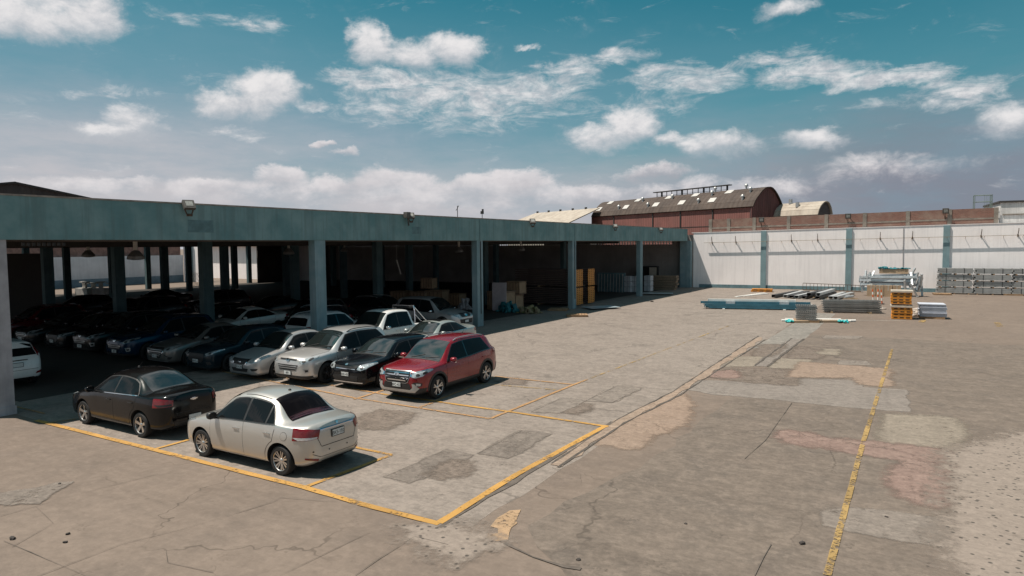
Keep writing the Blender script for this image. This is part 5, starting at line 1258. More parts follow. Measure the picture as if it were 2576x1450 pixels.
for i in range(4):
    m = MB(); m.box((0, 0, .46), (.58, 1.3, .92))
    if cb is None:
        cb = empty('carton'); m.build('box', CARD, cb); m = MB(); m.box((0, 0, .93), (.3, 1.31, .012)); m.box((0, -.655, .7), (.06, .006, .44)); m.build('tape', CARDL, cb); o = cb
    else: o = copy_tree(cb)
    o.location = (base.x-1.75+.62*i, base.y+.75+.06*i, 0); o.rotation_euler.z = WA
    tag(o, ['brown carton at the left end under the rack beam heap', 'second brown carton from the left under the rack beam heap', 'third brown carton from the left under the rack beam heap', 'brown carton at the right end under the rack beam heap'][i], 'carton', 'cartons under the rack beams')
bx = empty('flat_crate', (base.x-.15, base.y+1.5, 1.86), WA); tag(bx, 'flat brown crate covered by a teal tarpaulin on top of the beam heap', 'crate')
m = MB(); m.box((0, 0, .19), (2.1, .8, .38)); m.build('box', CARD, bx)
m = MB()
for i in range(14):
    x = -1.12+.165*i; m.box((x+.08, random.uniform(-.03, .03), .43+random.uniform(-.03, .03)+(.04 if i < 4 else 0)), (.19, .92, .08+(.08 if i < 4 else 0)), random.uniform(-.1, .1), random.uniform(-.1, .1))
tp = m.build('tarpaulin', TARP, None, loc=bx.location, rz=WA); md = tp.modifiers.new('r', 'REMESH'); md.mode = 'SMOOTH'; md.octree_depth = 6; md.use_smooth_shade = True
tag(tp, 'teal tarpaulin draped over the flat crate on the beam heap', 'tarpaulin')
# orange bundles
def orange_tray(Lx=1.05, Ly=1.15, h=.165):
    r = empty('orange_pallet'); m = MB(); m.box((0, 0, h-.02), (Lx, Ly, .036)); m.box((0, 0, .02), (Lx, Ly, .036))
    for x in (-.47, -.16, .16, .47): m.box((x*Lx/1.05, 0, h/2), (.09, Ly-.01, h-.078))
    m.box((0, -Ly/2+.02, h/2), (Lx-.02, .02, h-.09))
    m.build('frame', ORANGE, r)
    for x in (-.315, 0, .315): m = MB(); m.box((x*Lx/1.05, -Ly/2+.006, h/2), (.19, .012, .05)); m.build('fork_slot', HOLE, r)
    return r
ot = orange_tray(); k_ = 0; A = at(2241, 804); B = at(2293, 804); oa = .06
oc = (A+B)/2+Vector((0, .58, 0))
for i in range(8):
    o = ot if k_ == 0 else copy_tree(ot); k_ += 1
    z = .02+i*.172 if i < 4 else .20+i*.172
    o.location = (oc.x+random.uniform(-.02, .02)-(.05 if i > 3 else 0), oc.y+random.uniform(-.02, .02), z); o.rotation_euler.z = oa
    tag(o, 'orange pallet, %s from the ground in the tall stack' % ['lowest', 'second', 'third', 'fourth', 'fifth, just above the middle board,', 'sixth', 'seventh', 'topmost, eighth'][i], 'pallet', 'orange pallets in the sunny yard stack')
for z, lb in ((.715, 'white board between the two halves of the orange pallet stack'), (1.585, 'pale board covering the top of the orange pallet stack')):
    m = MB(); m.box((0, 0, .03), (1.12, 1.25, .09)); m.box((0, -.3, .085), (1.0, .5, .02)); tag(m.build('cover_board', CARDL, None, loc=(oc.x-.02, oc.y, z), rz=oa), lb, 'board')
# white panels
wp = empty('white_shelf_board'); m = MB(); m.box((0, 0, .04), (1.32, 1.15, .072)); m.build('panel', WHITEP, wp); m = MB(); m.box((0, -.58, .04), (1.30, .012, .02)); m.box((-.665, 0, .04), (.012, 1.1, .02)); m.build('groove', mat('panel_groove_grey', (.33, .35, .40), .6, var=.2), wp)  # grey strips along the board edges mark the grooves
A = at(2312, 803); B = at(2376, 803); wc = (A+B)/2+Vector((0, .55, 0)); k_ = 0
for i in range(9):
    o = wp if k_ == 0 else copy_tree(wp); k_ += 1; o.location = (wc.x+random.uniform(-.04, .04), wc.y+random.uniform(-.03, .03), .13+.083*i); o.rotation_euler.z = .10
    tag(o, 'white shelf board, %s in the pile beside the orange pallets' % ['lowest', 'second from the bottom', 'third from the bottom', 'fourth from the bottom', 'middle one', 'fourth from the top', 'third from the top', 'second from the top', 'topmost'][i], 'shelf board', 'white shelf boards piled beside the orange pallets')
def pallet(Lx, Ly):
    r = empty('wood_pallet'); m = MB()
    for i in range(7): m.box((-Lx/2+Lx*(i+.5)/7, 0, .115), (Lx/7-.03, Ly, .02))
    m.build('deck', TIMB, r); m = MB()
    for y in (-1, 0, 1): m.box((0, y*(Ly/2-.05), .055), (Lx, .09, .095))
    m.build('runner', TIMB, r); return r
pw = pallet(1.3, 1.1); pw.location = (wc.x, wc.y, 0); tag(pw, 'dark wooden pallet under the pile of white panels', 'pallet', 'wooden pallets')
for (u, v), lb, rz in (((2370, 743), 'low wooden pallet lying by the left beam bundles', .1), ((2548, 744), 'low wooden pallet lying by the right beam bundles', .05), ((1452, 796), 'broken wooden pallet lying in the sun by a teal column', .5), ((1405, 781), 'wooden pallet leaning on scraps beside the long dark beams', .3)):
    o = copy_tree(pw); o.location = at(u, v)+Vector((0, .5 if v < 760 else 0, 0)); o.rotation_euler.z = rz; tag(o, lb, 'pallet', 'wooden pallets')
# loose stones and lumps on the paving
STN = mat('dark_stone', (.06, .05, .045), .9, var=.4, vs=9)
st0 = None
for u, v, sc, lb in ((31, 1357, .045, 'dark lump lying on the paving at the near left edge'), (171, 1345, .03, 'small dark stone on the near left paving, right of the dark lump'), (164, 1366, .03, 'small dark stone lowest on the near left paving'), (150, 1219, .03, 'small dark stone on the dark stain at the left'), (2018, 1369, .045, 'black lump lying right of centre near the bottom'), (1725, 1319, .022, 'tiny stone lying on the rough paving below the centre'), (2230, 1302, .025, 'small dark stone lying at the edge of the pale concrete'), (1455, 1410, .03, 'small dark stone lying beside the long paving crack'), (1640, 760, .10, 'low scrap piece lying beyond the shadow edge at the far yard')):
    if st0 is None:
        bm = bmesh.new(); bmesh.ops.create_icosphere(bm, subdivisions=2, radius=1)
        for q in bm.verts: q.co *= random.uniform(.7, 1.15); q.co.z = max(q.co.z, -.35)
        me = bpy.data.meshes.new('stone'); bm.to_mesh(me); bm.free(); me.materials.append(STN); o = st0 = bpy.data.objects.new('stone', me); COL.objects.link(o)
    else: o = st0.copy(); COL.objects.link(o)
    o.location = at(u, v)+Vector((0, 0, sc*.35)); o.scale = (sc*1.3, sc, sc*.8); o.rotation_euler.z = u; tag(o, lb, 'stone', 'loose stones on the paving')
# debris beside
SCR = mat('scrap_cloth', (.45, .39, .34), .85, var=.4, vs=5)
def lump(name, c, sx, sy, sz, n, m_, label, cat):
    mb = MB()
    for i in range(n):
        a = random.uniform(0, 6.28); r = sqrt(random.random())
        x, y = cos(a)*r*sx, sin(a)*r*sy; z = (1-r*r)*sz*random.uniform(.3, 1)
        mb.box((x, y, max(.03, z/2)), (random.uniform(.12, .35), random.uniform(.1, .3), max(.06, z)), random.uniform(0, 3), random.uniform(-.3, .3), random.uniform(-.3, .3))
    o = mb.build(name, m_, None, loc=c); md = o.modifiers.new('r', 'REMESH'); md.mode = 'SMOOTH'; md.octree_depth = 5; md.use_smooth_shade = True
    return tag(o, label, cat)
lump('scrap_heap', (wc.x-.75, wc.y+.9, 0), .45, .5, .75, 26, SCR, 'heap of crumpled pale wrapping between the orange and white piles', 'heap')
lump('scrap_heap', at(2212, 778), .4, .35, .18, 14, SCR, 'small heap of debris left of the orange pallet stack', 'heap')
# traffic posts
def dpost():
    r = empty('marker_post'); m = MB(); m.lathe([(0, .16), (.05, .15), (.06, .05)], n=12, axis='Z'); m.build('foot', RUBBER, r)
    for i in range(5):
        m = MB(); m.tube((0, 0, .06+.2*i), (0, 0, .255+.2*i), .045, 8); m.build('orange_band' if i % 2 == 0 else 'white_band', mat('post_orange', (.62, .12, .03), .5, var=.2) if i % 2 == 0 else WPIPE, r)
    return r
dp0 = dpost()
for i, ((u, v), lb) in enumerate((((2197, 764), 'orange and white marker post, leftmost of three by the cartons'), ((2208, 764), 'orange and white marker post between two others by the cartons'), ((2219, 766), 'orange and white marker post, rightmost of three by the cartons'))):
    o = dp0 if i == 0 else copy_tree(dp0); o.location = at(u, v); o.rotation_euler = (random.uniform(-.06, .06), random.uniform(-.08, .08), i); tag(o, lb, 'marker post', 'marker posts')
# blue beams
A = at(1779, 778); B = at(2030, 782); dv = (B-A).normalized(); nv = Vector((-dv.y, dv.x, 0)); Lb = (B-A).length; ba = atan2(dv.y, dv.x)
def bbeam(L_, m_):
    r = empty('boxed_steel_beam'); m = MB(); m.box((0, 0, .075), (L_, .165, .15)); m.build('beam', m_, r)
    m = MB(); m.box((-L_/2-.01, 0, .075), (.02, .21, .19)); m.box((L_/2+.01, 0, .075), (.02, .21, .19)); m.build('end_plate', m_, r); return r
bb0 = bbeam(6.1, BLUEB); bw0 = bbeam(5.6, WPIPE)
rows = [(0, .06, 0, 0, 'lowest in front'), (.19, .06, .1, 0, 'second in the lowest layer'), (.38, .06, -.1, 0, 'at the back of the lowest layer'), (0, .22, -.15, 0, 'in front in the middle layer'), (.2, .22, .12, 0, 'at the back of the middle layer'), (.10, .38, -.3, 0, 'on the top layer'), (.30, .38, .2, 0, 'behind on the top layer')]
for i, (dn, z, dx, _, lb) in enumerate(rows):
    o = bb0 if i == 0 else copy_tree(bb0); o.location = A+dv*(Lb/2+dx*1.8)+nv*(dn+.15)+Vector((0, 0, z)); o.rotation_euler.z = ba+random.uniform(-.012, .012); tag(o, 'blue painted steel beam %s of the long stack' % lb, 'steel beam', 'blue beams stacked in the yard')
for i, (dn, z, dx, lb) in enumerate(((.30, .53, -.3, 'white steel beam lying on top at the back of the blue beams'), (.58, .06, -.55, 'lowest white steel beam behind the blue beams'), (.42, .225, .75, 'upper white steel beam showing beyond the blue beams'), (.60, .225, -.6, 'white steel beam lying furthest behind the blue beams'))):
    o = bw0 if i == 0 else copy_tree(bw0); o.location = A+dv*(Lb/2+dx)+nv*(dn+.15)+Vector((0, 0, z)); o.rotation_euler.z = ba; tag(o, lb, 'steel beam')
for t, lb in ((.24, 'left band of clear wrapping round the blue beams'), (.78, 'right band of clear wrapping round the blue beams')):
    m = MB(); m.mm((-.30, -.03, .05), (.30, .53, .548)); tag(m.build('wrapping_film', WRAP, None, loc=A+dv*(Lb*t)+nv*.15, rz=ba), lb, 'wrapping')
for t, lb in ((.17, 'white support block under the left of the blue beams'), (.78, 'white support block under the right of the blue beams')):
    m = MB(); m.box((0, 0, .028), (.14, .9, .055)); tag(m.build('support_block', WPIPE, None, loc=A+dv*(Lb*t)+nv*.3, rz=ba), lb, 'block')
# wire decks
def wdeck(Lx, Ly):
    r = empty('wire_deck'); m = MB()
    for i in range(int(Lx/.10)+1): m.box((-Lx/2+i*.10, 0, .06), (.02, Ly, .02)); m.box((-Lx/2+i*.10, -Ly/2, .03), (.022, .022, .06))
    for j in range(int(Ly/.2)+1): m.box((0, -Ly/2+j*.2, .048), (Lx, .013, .013))
    m.build('wire_grid', WIREM, r)
    for j in (-.5, .5): m = MB(); m.box((0, j*Ly*.98, .02), (Lx, .03, .035)); m.build('edge_rail', WIREM, r)
    return r
wa0 = at(2066, 787); wb0 = at(2212, 790); dvm = (wb0-wa0).normalized(); am = atan2(dvm.y, dvm.x); wd0 = wdeck((wb0-wa0).length, 1.0)
for i in range(6):
    o = wd0 if i == 0 else copy_tree(wd0); o.location = (wa0+wb0)/2+Vector((random.uniform(-.04, .04), .5+random.uniform(-.04, .04), .1+.125*i)); o.rotation_euler.z = am+random.uniform(-.012, .012)
    tag(o, 'long wire mesh deck in the low stack left of the orange pallets', 'wire deck', 'long wire decks stacked in the yard')
for t, lb in ((.18, 'left timber bearer under the long wire decks'), (.85, 'right timber bearer under the long wire decks')):
    m = MB(); m.box((0, .45, .045), (.12, 1.15, .09)); tag(m.build('timber_bearer', OLDW, None, loc=wa0+(wb0-wa0)*t, rz=am), lb, 'timber')
wc0 = at(2000, 812); wc1 = at(2049, 812); ws0 = wdeck((wc1-wc0).length, 1.0); ms = (wc0+wc1)/2
for i in range(7):
    o = ws0 if i == 0 else copy_tree(ws0); o.location = ms+Vector((random.uniform(-.03, .03), .5+random.uniform(-.03, .03), .14+.125*i)); o.rotation_euler.z = .2+random.uniform(-.02, .02)
    tag(o, 'small wire mesh deck in the square stack nearest the camera', 'wire deck', 'small wire decks stacked in the yard')
o = copy_tree(pw); o.location = ms+Vector((0, .5, 0)); o.rotation_euler.z = .2; tag(o, 'wooden pallet under the square stack of small wire decks', 'pallet', 'wooden pallets')
for (u0, v0), (u1, v1), r_, lb in (((1975, 803), (2115, 804), .055, 'white plastic pipe lying furthest behind the small wire decks'), ((1966, 806), (2140, 808), .06, 'white plastic pipe lying under the small wire decks'), ((2065, 808), (2152, 807), .07, 'short white plastic pipe lying to the right of the small wire decks')):
    m = MB(); p, q = at(u0, v0, r_), at(u1, v1, r_); m.tube((0, 0, 0), q-p, r_, 10); tag(m.build('plastic_pipe', WPIPE, None, loc=p), lb, 'pipe')
for (u0, u1, v), lb in (((1993, 2030, 813), 'brown board lying left in front of the small wire decks'), ((2050, 2108, 812), 'brown board lying right of the small wire decks')):
    m = MB(); p, q = at(u0, v), at(u1, v); m.bar((0, 0, .07), (q-p)+Vector((0, 0, .07)), .45, .12); tag(m.build('brown_board', CARD, None, loc=p+Vector((0, .2, 0))), lb, 'board')
for (u0, u1, v), lb in (((1976, 1994, 812), 'turquoise plastic sheet at the left end of the white pipes'), ((2108, 2132, 813), 'turquoise plastic sheet in front of the right white pipe')):
    p, q = at(u0, v), at(u1, v); m = MB(); Lq = (q-p).length
    for i in range(6): m.box((Lq*(i+.5)/6, random.uniform(0, .3), .06+random.uniform(0, .05)), (Lq/5, .5, .1), random.uniform(-.3, .3), random.uniform(-.2, .2))
    o = m.build('plastic_sheet', TQ, None, loc=p, rz=.1); md = o.modifiers.new('r', 'REMESH'); md.mode = 'SMOOTH'; md.octree_depth = 4; md.use_smooth_shade = True; tag(o, lb, 'plastic sheet')
# steel channels fanned on bearers
def channel(L_, m_, w_=.34):
    r = empty('steel_channel'); m = MB(); m.box((0, 0, .24), (w_, L_, .025)); m.box((-w_/2+.012, 0, .13), (.024, L_, .2)); m.box((w_/2-.012, 0, .13), (.024, L_, .2)); m.box((-w_/2+.05, 0, .042), (.1, L_, .02)); m.box((w_/2-.05, 0, .042), (.1, L_, .02))
    m.build('profile', m_, r); return r
cA = channel(6.2, DKST); cB = channel(5.8, GALV2); ch0 = at(1945, 751)
LST = [(0.1, .3, 0, 0), (.75, .5, 0, 1), (1.25, .2, 0, 0), (1.75, .1, 0, 1), (2.25, 0, 0, 0), (2.75, -.15, .26, 0), (3.3, 0, 0, 0), (3.25, .1, .26, 1), (4.1, .4, 0, 1), (4.6, .3, 0, 1)]
fa = fb = True
for i, (dx, dy, z, t) in enumerate(LST):
    if t == 0: o = cA if fa else copy_tree(cA); fa = False
    else: o = cB if fb else copy_tree(cB); fb = False
    o.location = ch0+Vector((dx+.3, 3.1+dy, z+.02)); o.rotation_euler.z = -.10+random.uniform(-.07, .07)
    tag(o, ('dark' if t == 0 else 'light grey') + ' steel channel in the heap in front of the white wall', 'steel channel', ('dark' if t == 0 else 'light grey') + ' steel channels heaped before the white wall')
m = MB(); m.box((0, 0, .03), (3.6, .1, .06)); tag(m.build('timber_bearer', OLDW, None, loc=at(2095, 751)), 'pale timber lying in front of the grey steel channels', 'timber')
for i, (u, v) in enumerate(((2115, 751), (2125, 752), (2108, 749))):
    m = MB(); m.tube((0, 0, .1), (.5, 1.3, .14), .09, 8); tag(m.build('pipe_offcut', GALV2, None, loc=at(u, v)), 'short pipe offcut lying at the right end of the steel channels', 'pipe', 'pipe offcuts by the steel channels')
# ladder frame along the wall foot
p, q = at(2018, 732), at(2170, 737); dq = q-p; Lq = dq.length; m = MB(); m.bar((0, 0, .08), (Lq, 0, .08), .09, .07); m.bar((0, 0, .70), (Lq, 0, .62), .06, .05)
for i in range(17): m.bar((Lq*i/16, 0, .08), (Lq*i/16, 0, .69-.08*i/16), .03, .03)
tag(m.build('ladder_frame', RUST, None, loc=p+Vector((0, .4, 0)), rz=atan2(dq.y, dq.x)), 'long rusty ladder frame standing on edge along the wall foot', 'frame')
# orange low bundle, white planks
o = copy_tree(ot); o.location = at(1914, 735)+Vector((0, .4, 0)); o.scale = (1.75, .8, .8); o.rotation_euler.z = .12; tag(o, 'orange pallet lying lowest by the wall pilaster', 'pallet')
o = copy_tree(ot); o.location = at(1914, 735)+Vector((.05, .4, .14)); o.scale = (1.7, .8, .8); o.rotation_euler.z = .10; tag(o, 'upper orange pallet lying by the wall pilaster', 'pallet')
for i, ((u0, v0), (u1, v1), lb) in enumerate((((1851, 748), (1925, 738), 'long white plank lying on the ground before the steel channels'), ((1870, 746), (1930, 740), 'shorter white plank lying beside the long white plank'))):
    a_, b_ = at(u0, v0), at(u1, v1); m = MB(); m.bar((0, 0, .03), b_-a_+Vector((0, 0, .03)), .22, .05); tag(m.build('white_plank', WPIPE, None, loc=a_), lb, 'plank')

# ------------------------------------------------------------------ goods in the shed
def lbeam(L_=5.2, Wb=1.12, h=.135):
    r = empty('long_rack_beam'); m = MB(); m.box((-L_/2, 0, h/2), (L_, Wb*.8, h*.62)); m.build('beam', mat('dark_brown_beam', (.12, .085, .075), .6, var=.3, vs=3), r)
    m = MB(); m.box((.012, 0, h/2), (.024, Wb, h-.006)); e = m.build('end_cap', ORANGE, r); m = MB()
    for y in (-.34, 0, .34): m.box((.0255, y, h*.6), (.005, .17, h*.3))
    m.build('end_slot', HOLE, e); return r
lb0 = lbeam(); k_ = 0
pA, pB = at(1454, 770), at(1499, 766)
for si, (px_, py_, sn) in enumerate(((-21.35, 44.95, 'front'), (-21.2, 46.7, 'rear'))):
    for ti in range(2):
        for i in range(9):
            o = lb0 if k_ == 0 else copy_tree(lb0); k_ += 1; o.location = (px_+random.uniform(-.02, .02), py_, .10+ti*1.33+i*.137); o.rotation_euler.z = .0
            tag(o, 'long dark rack beam with an orange end in the %s half of the %s stack' % (['lower', 'upper'][ti], sn), 'rack beam', 'orange ended beams, %s %s' % (sn, ['lower', 'upper'][ti]))
m = MB()
for x in (-24.5, -22.0):
    for py_ in (44.95, 46.7): m.box((x, py_, .05), (.12, 1.0, .09)); m.box((x, py_, 1.38), (.12, 1.0, .085))
tag(m.build('timber_bearers', OLDW), 'timber bearers between the halves of the orange ended beam stacks', 'timber', None)
CR = mat('crate_timber', (.30, .20, .13), .8, var=.4, vs=4)
def crate(sx, sy, sz):
    r = empty('slatted_crate'); m = MB(); m.box((0, 0, sz/2), (sx-.06, sy-.06, sz-.02)); m.build('box', CARD, r); m = MB(); n = 5
    for i in range(n):
        x = -sx/2+.05+(sx-.1)*i/(n-1); m.box((x, -sy/2, sz/2), (.09, .03, sz)); m.box((x, sy/2, sz/2), (.09, .03, sz))
    for z in (.05, sz-.05): m.box((0, -sy/2-.02, z), (sx, .02, .09)); m.box((sx/2, 0, z), (.03, sy, .09))
    m.build('slats', CR, r); return r
cr0 = crate(1.2, 1.0, 1.0); k_ = 0
for (u, v, z, s), lb in (((1262, 778, 0, 1.3), 'tall slatted crate just right of a teal column'), ((1290, 775, 0, 1.0), 'slatted crate beside the tall slatted crate'), ((1300, 775, 1.02, .9), 'slatted crate stacked on another beside the teal column'), ((1100, 770, 0, 1.2), 'slatted crate behind the silver SUV'), ((1060, 770, 0, 1.1), 'slatted crate behind the roof bar of the pickup'), ((1150, 768, 0, .9), 'small slatted crate deep behind the silver SUV'), ((1010, 768, 0, 1.1), 'slatted crate deep in the dark behind the white pickup'), ((1080, 770, 1.3, .8), 'small slatted crate stacked up behind the silver SUV')):
    o = cr0 if k_ == 0 else copy_tree(cr0); k_ += 1; o.location = at(u, v)+Vector((0, 0, z)); o.scale = (s, s, s); o.rotation_euler.z = random.uniform(-.2, .2); tag(o, lb, 'crate', 'slatted crates in the shed')
lump('tarpaulin_heap', at(1278, 785), .9, .7, .9, 40, TARP, 'crumpled blue tarpaulin heap in the shade right of the crates', 'tarpaulin')
lump('scrap_heap', at(1332, 788), .9, .6, .75, 40, mat('mixed_scrap', (.30, .22, .15), .85, var=.6, vs=4, c2=(.12, .13, .04)), 'heap of mixed scraps in the shade before the long dark beams', 'heap')
lump('sack_heap', at(1168, 778), .5, .4, .9, 30, mat('pale_sack', (.5, .5, .52), .8, var=.3, vs=3), 'pale plastic sack slumped behind the silver SUV', 'sack')
m = MB(); m.box((0, 0, 1.0), (1.0, .08, 1.9)); tag(m.build('leaning_board', mat('grey_board', (.42, .38, .40), .8, var=.2), None, loc=at(1206, 790)+Vector((.3, 2.0, 0)), rz=.2), 'pale grey board standing behind the middle teal column', 'board')
tb = empty('tile_pack'); m = MB()
for z in (0, 1, 2): m.box((0, 0, .26+.5*z), (.62, .8, .46))
m.build('cartons', mat('tile_carton', (.52, .53, .55), .75, var=.2, vs=3), tb); m = MB(); m.box((0, -.405, .8), (.02, .012, 1.5)); m.box((0, -.405, .52), (.63, .012, .02)); m.box((0, -.405, 1.02), (.63, .012, .02)); m.build('strap', STRAP, tb); k_ = 0
for (u, v), lb in (((1578, 736), 'wrapped pack of cartons furthest left behind the far column'), ((1596, 736), 'wrapped pack of cartons partly hidden by the far column'), ((1628, 734), 'wrapped pale pack of cartons right of the far column')):
    o = tb if k_ == 0 else copy_tree(tb); k_ += 1; o.location = at(u, v)+Vector((0, .4, 0)); tag(o, lb, 'pack', 'wrapped packs of cartons in the shed')
pk_ = None
for i in range(6):
    m = MB(); z = .09+.24*i
    if pk_ is None:
        pk_ = empty('timber_bundle')
        for j in range(3): m.box((0, -.3+.3*j, 0), (2.6, .26, .2))
        m.build('planks', mat('brown_planks', (.26, .19, .13), .8, var=.3, vs=3), pk_); o = pk_
    else: o = copy_tree(pk_)
    o.location = at(1672, 730)+Vector((-.3+random.uniform(-.15, .15), .5, z)); o.rotation_euler.z = .05; tag(o, 'brown timber bundle, %s of six by the end wall' % ['lowest', 'second', 'third', 'fourth', 'fifth', 'topmost'][i], 'timber bundle', 'timber bundles by the end wall')
m = MB(); m.box((0, 0, .02), (2.3, 1.5, .03)); tag(m.build('glass_sheet', mat('pale_blue_sheet', (.34, .42, .46), .3, var=.2, vs=2), None, loc=at(1512, 777)+Vector((0, 0, .1)), rz=.9), 'pale blue sheet lying flat right of the orange ended stacks', 'sheet')
m = MB(); m.box((0, 0, .02), (2.6, 1.2, .03)); tag(m.build('grey_sheet', mat('pale_grey_sheet', (.42, .45, .46), .35, var=.2, vs=2), None, loc=at(1655, 742)+Vector((0, 0, .12)), rz=.3), 'pale grey sheet lying by the foot of the far column', 'sheet')
cab = empty('steel_cabinet', at(1647, 722)+Vector((-.6, .0, 0)), .1); tag(cab, 'dark open steel cabinet standing against the shed end wall', 'cabinet'); m = MB()
m.mm((-1.0, 0, 0), (1.0, .05, 2.1)); m.mm((-1.0, -.6, 2.1), (1.0, .05, 2.16)); m.mm((-1, -.6, 0), (-.95, 0, 2.1)); m.mm((.95, -.6, 0), (1, 0, 2.1)); m.build('carcass', DK, cab)
m = MB(); m.mm((.15, -.63, .05), (.9, -.58, 2.05)); m.build('door', CARDL, cab)
rk = empty('teal_rack', at(1535, 735)); tag(rk, 'teal steel rack of tubes in the shade left of the far column', 'rack'); m = MB()
for i in range(9): m.tube((-1.2+.3*i, 0, 0), (-1.2+.3*i, .1, 1.7), .04, 6)
m.build('tubes', GALV, rk); m = MB(); m.mm((-1.4, .2, 0), (1.4, .3, 1.8)); m.build('panel', TEALD, rk)
m = MB(); a_ = onp(998, 655, SH0-FN*12, FN); b_ = onp(1008, 690, SH0-FN*12, FN); m.tube((0, 0, 0), b_-a_, .045, 6); m.tube((0, 0, .0), Vector((0, 0, 4.85-a_.z)), .008, 4); tag(m.build('lamp_tube', WPIPE, None, loc=a_), 'white fluorescent tube hanging askew in the dark shed', 'lamp')
# courtyard goods
m0 = empty('stone_plinth'); m = MB(); m.box((0, 0, .35), (.9, .9, .7)); m.build('slab', mat('white_stone', (.62, .60, .56), .8, var=.3, vs=3), m0); m = MB(); m.box((0, 0, 1.0), (.22, .22, .6)); m.box((0, 0, 1.34), (.55, .4, .14)); m.build('post', MATS['white_stone'], m0); k_ = 0
for (u, v), lb in (((214, 743), 'white stacked frame in the courtyard, leftmost of the pale group'), ((236, 742), 'white stacked frame in the courtyard, second of the pale group'), ((255, 743), 'white stacked frame in the courtyard, third of the pale group'), ((282, 742), 'white stacked frame in the courtyard, rightmost of the pale group')):
    o = m0 if k_ == 0 else copy_tree(m0); k_ += 1; o.location = at(u, v-2); o.scale = (1.6, 1, .8+.1*(k_ % 2)); o.rotation_euler.z = k_*.3; tag(o, lb, 'frame', 'pale frames in the courtyard')
lump('scrap_heap', at(85, 728), 2.0, .8, 1.0, 30, TIMB, 'brown timber heap in the sunlit courtyard seen under the left of the shed', 'heap')
mp = empty('mesh_pen', at(476, 722)+Vector((0, .5, 0)), .1); tag(mp, 'pale pen of leaning slats by the courtyard end wall', 'pen'); m = MB()
for i in range(14): m.bar((-.6+.2*i, 0, 0), (-.3+.2*i, .3, 1.6), .06, .04)
m.build('slats', CARDL, mp); m = MB(); m.box((-.9, .1, .8), (.35, .3, 1.6)); m.build('post', RUST, mp)

# roll bar of the pickup is added to its parts
def add_rollbar(root, c):
    L = c.L; m = MB()
    for x in (-.66, .66):
        m.path([(x, 3.78, 1.12), (x*.93, 3.80, 1.74), (x*.86, 3.80, 1.86)], .035, 8); m.path([(x*.9, 3.82, 1.80), (x, 4.55, 1.15)], .03, 8); m.path([(x*.95, 3.80, 1.5), (x, 4.2, 1.15)], .025, 8)
    m.path([(-.57, 3.80, 1.86), (.57, 3.80, 1.86)], .035, 8); o = m.build('roll_bar', CHROME, root, smooth=50); o.location.y = -L/2
    m = MB(); m.box((0, 3.80, 1.79), (1.0, .1, .08)); o2 = m.build('roll_bar_light', PLAST, root); o2.location.y = -L/2

# ------------------------------------------------------------------ build and park the cars
for nm, df, pt, wh, x, y, face, lb, cat, grp in CARS:
    root, c = build_car(nm, df(), pt, wh)
    if df is d_pickup: add_rollbar(root, c)
    place_car(root, x, face=face, y=y, label=lb, cat=cat, group=grp)
BY = {o['label']: o for o in COL.objects if o.get('category') in ('car', 'pickup truck')}
def proto(key): return next(o for l, o in BY.items() if key in l)
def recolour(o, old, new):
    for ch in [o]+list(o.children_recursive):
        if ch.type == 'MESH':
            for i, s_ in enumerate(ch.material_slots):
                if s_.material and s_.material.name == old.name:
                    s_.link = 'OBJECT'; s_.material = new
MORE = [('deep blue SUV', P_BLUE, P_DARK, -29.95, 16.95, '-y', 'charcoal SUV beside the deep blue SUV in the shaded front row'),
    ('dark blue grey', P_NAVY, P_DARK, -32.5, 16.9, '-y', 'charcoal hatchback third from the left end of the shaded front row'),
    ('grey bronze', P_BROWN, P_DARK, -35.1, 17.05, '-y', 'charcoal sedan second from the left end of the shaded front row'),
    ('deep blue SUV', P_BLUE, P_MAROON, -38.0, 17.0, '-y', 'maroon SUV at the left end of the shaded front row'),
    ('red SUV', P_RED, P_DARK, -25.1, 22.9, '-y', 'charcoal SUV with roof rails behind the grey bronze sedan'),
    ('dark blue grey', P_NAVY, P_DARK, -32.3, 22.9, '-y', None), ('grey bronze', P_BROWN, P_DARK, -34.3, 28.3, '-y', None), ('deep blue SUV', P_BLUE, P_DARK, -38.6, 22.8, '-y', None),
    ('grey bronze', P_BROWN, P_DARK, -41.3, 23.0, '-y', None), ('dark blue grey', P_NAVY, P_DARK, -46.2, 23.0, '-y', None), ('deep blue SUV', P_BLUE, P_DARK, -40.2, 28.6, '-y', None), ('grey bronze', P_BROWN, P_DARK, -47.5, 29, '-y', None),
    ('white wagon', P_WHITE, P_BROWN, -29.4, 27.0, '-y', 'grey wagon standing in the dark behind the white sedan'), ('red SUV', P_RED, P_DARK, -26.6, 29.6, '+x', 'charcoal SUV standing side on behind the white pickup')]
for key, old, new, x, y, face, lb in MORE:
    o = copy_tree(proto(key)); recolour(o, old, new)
    place_car(o, x, y=y, face=face, label=lb or 'charcoal car standing deep in the dark of the shed', cat='car', group=G_DEEP)
